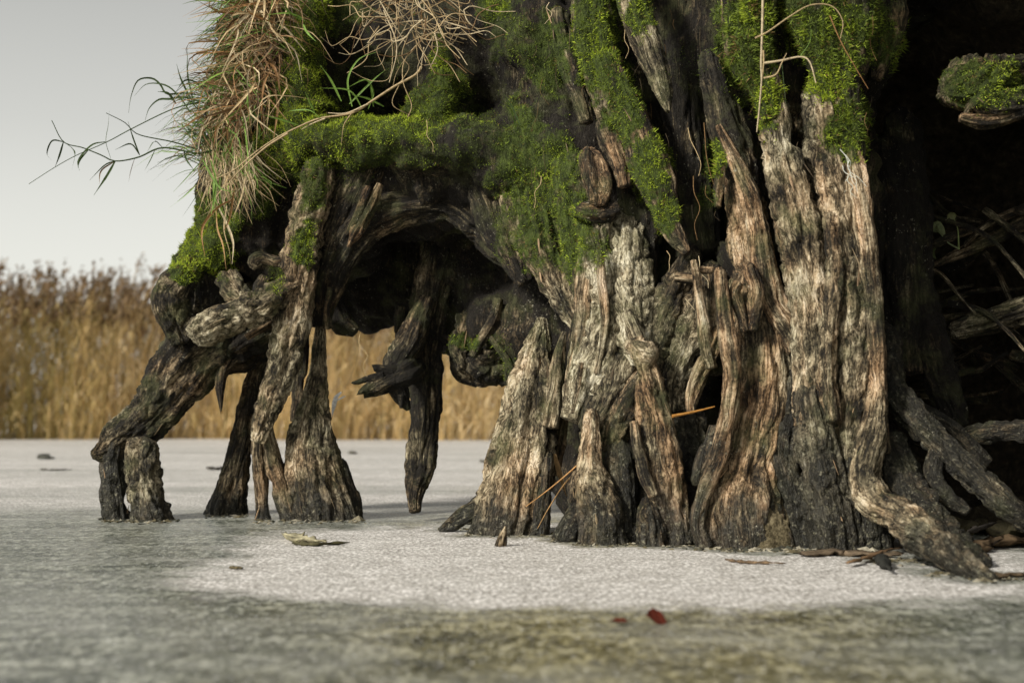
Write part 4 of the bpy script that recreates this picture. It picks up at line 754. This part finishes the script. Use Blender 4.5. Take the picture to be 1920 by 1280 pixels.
# ----------------------------------------------------------------- small things lying on the ice
def scrap(name, label, cat, pts, w_, c, thick=.3, z=.006, seed=0, group=None, n=14, curl=0., m=DEBRIS):
    """a bark scrap, twig or leaf frozen to the ice; pts are ground pixels"""
    K = [ground(a, b) + np.array((0, 0, z)) for a, b in pts]; r_ = np.random.RandomState(seed)
    C = catmull(K, n); T = np.gradient(C, axis=0); T /= np.linalg.norm(T, axis=1)[:, None]; N = np.cross(T, (0, 0, 1)); N /= np.linalg.norm(N, axis=1)[:, None]; B = np.array((0, 0, 1.))
    t = np.linspace(0, 1, n); wd = w_ * np.interp(t, [0, .12, .6, 1], [.35, 1, .85, .2]) * (1 + .3 * r_.normal(size=n)); sides = 8; th = 2 * math.pi * np.arange(sides) / sides
    V = (C[:, None] + N[:, None] * (np.cos(th) * wd[:, None])[..., None] + B * (np.sin(th) * wd[:, None] * thick + curl * wd[:, None] * np.cos(th) ** 2)[..., None])
    V = V.reshape(-1, 3) + r_.normal(0, w_ * .10, (n * sides, 3)); i = np.arange(n - 1)[:, None] * sides; j = np.arange(sides)[None]; j2 = (j + 1) % sides
    Q = np.stack([i + j, i + j2, i + sides + j2, i + sides + j], -1).reshape(-1, 4); caps = []
    V = np.vstack([V, C[0], C[-1]]); jj = np.arange(sides); k = n * sides
    caps = np.vstack([np.stack([np.full(sides, k), (jj + 1) % sides, jj], -1), np.stack([np.full(sides, k + 1), (n - 1) * sides + jj, (n - 1) * sides + (jj + 1) % sides], -1)])
    cl = np.clip(np.asarray(c)[None] * (1 + .35 * r_.normal(size=(len(V), 1))), 0, 1)
    return tag(mk(name, V, Q, caps, m, None, cl), label, cat, group)
scrap('bark_scrap', 'pale curled bark scrap with dark edge lying on the frosted ice', 'bark', [(541,1010),(556,1018),(585,1020),(612,1022)], .024, (.30, .27, .17), .35, .010, 1, curl=.5)
scrap('twig', 'thin dark twig trailing from the pale bark scrap', 'twig', [(548,1021),(590,1024),(620,1022),(655,1021)], .009, (.05, .045, .02), .8, .006, 2)
scrap('bark_scrap', 'tiny brown bark flake alone on the bright ice left of centre', 'bark', [(432,1066),(445,1067),(456,1067)], .008, (.10, .08, .04), .5, .004, 3)
scrap('twig', 'small dark stick on the far ice left of the rear leg', 'twig', [(388,879),(405,881),(420,878)], .018, (.05, .045, .035), .6, .01, 4, 'debris on the far ice')
scrap('twig', 'dark clump on the far ice near the left edge', 'twig', [(80,860),(92,861),(102,861)], .035, (.05, .05, .04), .6, .015, 5, 'debris on the far ice')
scrap('twig', 'thin dark streak of debris below the clump at the left edge', 'twig', [(75,881),(105,882),(135,881)], .012, (.07, .065, .05), .5, .006, 6, 'debris on the far ice')
scrap('twig', 'dark stick on the far ice just right of the short stump', 'twig', [(288,880),(300,881),(308,881)], .014, (.05, .045, .035), .6, .008, 7, 'debris on the far ice')
scrap('twig', 'tiny dark fleck on the far ice right of the fluted leg', 'twig', [(655,850),(662,851),(668,850)], .02, (.06, .055, .04), .6, .01, 8, 'debris on the far ice')
scrap('twig', 'dark fleck on the far ice beside the broken spike', 'twig', [(900,866),(912,867),(922,866)], .02, (.06, .055, .04), .5, .01, 9, 'debris on the far ice')
scrap('driftwood', 'flat brown driftwood plank against the foot of the right column', 'driftwood', [(1505,1044),(1560,1040),(1620,1043),(1690,1046)], .034, (.11, .08, .05), .16, .008, 10)
scrap('driftwood', 'tilted reddish splinter leaning by the flat driftwood plank', 'driftwood', [(1590,1064),(1620,1055),(1650,1044),(1690,1034)], .014, (.15, .09, .045), .3, .012, 11)
scrap('bark_scrap', 'thin pale ice crusted bark edge below the mud mound', 'bark', [(1360,1052),(1400,1057),(1440,1058),(1475,1060)], .007, (.12, .08, .045), .6, .005, 12)
scrap('twig', 'black knobbly twig on the ice below the driftwood', 'twig', [(1648,1052),(1658,1064),(1670,1078)], .013, (.02, .02, .016), .9, .012, 13)
scrap('driftwood', 'broad brown board half buried at the right edge', 'driftwood', [(1780,1035),(1840,1028),(1900,1022),(1960,1020)], .075, (.15, .10, .055), .16, .014, 14)
scrap('driftwood', 'olive mud caked slab behind the board at the right edge', 'driftwood', [(1790,1000),(1840,1000),(1890,1004),(1940,1008)], .10, (.13, .11, .06), .2, .02, 15)
scrap('twig', 'dark twig lying across the board at the right edge', 'twig', [(1815,1040),(1840,1032),(1868,1020)], .009, (.03, .025, .02), .9, .06, 16)
scrap('driftwood', 'brown flat stick in the bottom right corner of the shore', 'driftwood', [(1845,1085),(1880,1082),(1930,1080)], .018, (.10, .07, .04), .25, .006, 17)
def leaf(name, label, px, py, size, tilt, rz, c, group=None):
    n = 9; t = np.linspace(0, 1, n); wd = np.sin(t * math.pi) ** .7 * .42; V = []
    for k in range(n):
        for s_ in (-1, -.5, 0, .5, 1): V.append((t[k] - .5, s_ * wd[k], .25 * abs(s_) * wd[k] + .18 * (t[k] - .4) ** 2 + .03 * math.sin(k * 2.1 + s_)))
    V = np.array(V) * size; low = V + np.array((0, 0, -.0012)); i = np.arange(n - 1)[:, None] * 5 + np.arange(4)[None]; Q = np.stack([i, i + 1, i + 6, i + 5], -1).reshape(-1, 4)
    W = np.vstack([V, low]); Q = np.vstack([Q, Q[:, ::-1] + n * 5])
    o = mk(name, W, Q, None, DEBRIS, None, np.repeat(np.array(c)[None], len(W), 0)); p = ground(px, py); o.location = (p[0], p[1], size * .22); o.rotation_euler = (tilt, tilt * .4, rz)
    return tag(o, label, 'leaf', group)
leaf('fallen_leaf', 'red brown curled leaf standing up on the foreground ice', 1230, 1168, .042, .75, .5, (.10, .018, .008))
leaf('fallen_leaf', 'small flat red brown leaf left of the curled one', 1162, 1172, .030, .15, .1, (.085, .018, .008))
def spike(name, label, cat, K, Y, pale, **k):
    o = root(K, Y, name=name, pale=pale, parent=None, moss=False, **k); o.parent = None; o.matrix_parent_inverse.identity(); return tag(o, label, cat)
spike('wood_spike', 'small pointed grey wood splinter sticking up from the ice', 'wood splinter', [(948,986,2.5),(944,1000,7),(938,1024,13)], (3.74, 3.74), .5)
spike('fallen_branch', 'grey weathered branch reaching in from the right edge', 'branch', [(2200,480,34),(1960,570,26),(1900,590,24),(1840,608,20),(1785,622,14)], (5.2, 4.4, 4.36, 4.33, 4.3), .40, flute=.3, red=.1)
spike('fallen_branch', 'short pale broken stick end in the dark hollow', 'branch', [(1730,626,6),(1712,632,7),(1696,636,6)], (4.3, 4.2), .66)
spike('fallen_branch', 'dark forked branch above the grey weathered branch', 'branch', [(2200,300,20),(1960,400,14),(1880,440,12),(1810,470,10),(1752,498,5)], (5.3, 4.5, 4.46, 4.43, 4.4), .42, flute=.2)
spike('fallen_branch', 'upper thin mossy branch entering from the right edge', 'branch', [(2200,330,18),(1960,385,12),(1900,398,9),(1840,430,6),(1808,462,3)], (5.2, 4.45, 4.43, 4.41, 4.4), .4)
spike('fallen_branch', 'thin twig slanting down between the dark branches', 'branch', [(1742,504,6),(1765,515,4),(1800,555,3),(1830,590,3)], (4.35, 4.3), .6)
spike('fallen_branch', 'cut stick end hanging down at the top right corner', 'branch', [(1862,-30,5),(1872,5,6),(1880,28,5)], (4.2, 4.2), .5)
plant('dry_stem', 'orange straw resting across the broken spike and stub', 'straw', [([(1098,858),(1050,900),(1012,930),(986,949)], .0030, (.50, .27, .10), 's')], (3.86, 3.98))
plant('dry_stem', 'second orange straw slanting to the ice below the first', 'straw', [([(1098,866),(1060,905),(1030,950),(1008,990)], .0028, (.48, .29, .12), 's')], (3.86, 4.02))
plant('dry_stem', 'flat pale strip standing behind the two crossed straws', 'straw', [([(1040,850),(1050,890),(1062,930)], .012, (.40, .26, .12), 'b')], (4.02, 4.0))
plant('dry_stem', 'orange reed stalk lying between the centre root and right column', 'straw', [([(1260,780),(1300,772),(1340,762)], .0046, (.46, .22, .05), 's')], (3.72, 3.74))
plant('seedling', 'small pale seedling with round leaves in the dark hollow', 'plant', [([(1797,466),(1778,455),(1765,440),(1755,430)], .003, (.22, .26, .12), 's'), ([(1798,468),(1796,430),(1788,408)], .003, (.25, .30, .10), 's'),
    ([(1765,432),(1752,426),(1740,438)], .014, (.14, .17, .07), 'b'), ([(1770,440),(1758,420),(1748,430)], .012, (.16, .18, .08), 'b'), ([(1792,408),(1782,404),(1776,410)], .010, (.18, .19, .08), 'b'), ([(1740,445),(1728,455),(1735,475)], .010, (.08, .10, .03), 'b'), ([(1755,455),(1745,470),(1755,485)], .012, (.08, .10, .03), 'b'), ([(1725,450),(1720,446),(1715,448)], .006, (.16, .17, .06), 'b')], (4.36, 4.36))
plant('feather', 'small white feather caught on a thin thread inside the arch', 'feather', [([(640,735),(630,745),(625,765),(622,782)], .008, (.95, .95, .93), 'b'), ([(648,742),(636,748),(628,755)], .005, (.8, .8, .76), 'b'), ([(668,628),(672,660),(660,700),(640,740)], .0008, (.5, .42, .28), 's')], (4.75, 4.75))

# ----------------------------------------------------------------- silt and crumbs frozen around the feet of the roots
def crumbs():
    feet = FEET
    ico = np.array([(1,0,0),(-1,0,0),(0,1,0),(0,-1,0),(0,0,1),(0,0,-1)], float); tr = np.array([(0,2,4),(2,1,4),(1,3,4),(3,0,4),(2,0,5),(1,2,5),(3,1,5),(0,3,5)])
    Vs, Ts, Cs = [], [], []; n = 0
    for px, py, hw in feet:
        for k in range(int(hw * 2.2)):
            x = px + rs.uniform(-1.12, 1.12) * hw; y = py + abs(rs.normal(0, 3.2)) - 1 ; p = ground(x, y); r = rs.uniform(.002, .007) * (1 + (rs.rand() < .1))
            V = ico * np.array((r * rs.uniform(.8, 2.2), r * 1.3, r * rs.uniform(.35, .8))) + rs.normal(0, r * .25, (6, 3)); a = rs.uniform(0, 6.28); ca, sa = math.cos(a), math.sin(a)
            V = V @ np.array(((ca, sa, 0), (-sa, ca, 0), (0, 0, 1))) + p; Vs.append(V); Ts.append(tr + n); n += 6
            c = [(.05, .05, .035), (.16, .14, .09), (.30, .27, .20), (.09, .075, .04), (.03, .028, .02)][rs.randint(5)]; Cs.append(np.repeat(np.array(c)[None], 6, 0))
    return mk('silt_crumbs', np.vstack(Vs), None, np.vstack(Ts), DEBRIS, None, np.vstack(Cs), sm=False)
tag(crumbs(), 'dark silt and bark crumbs frozen along the feet of the roots', 'silt', kind='stuff')
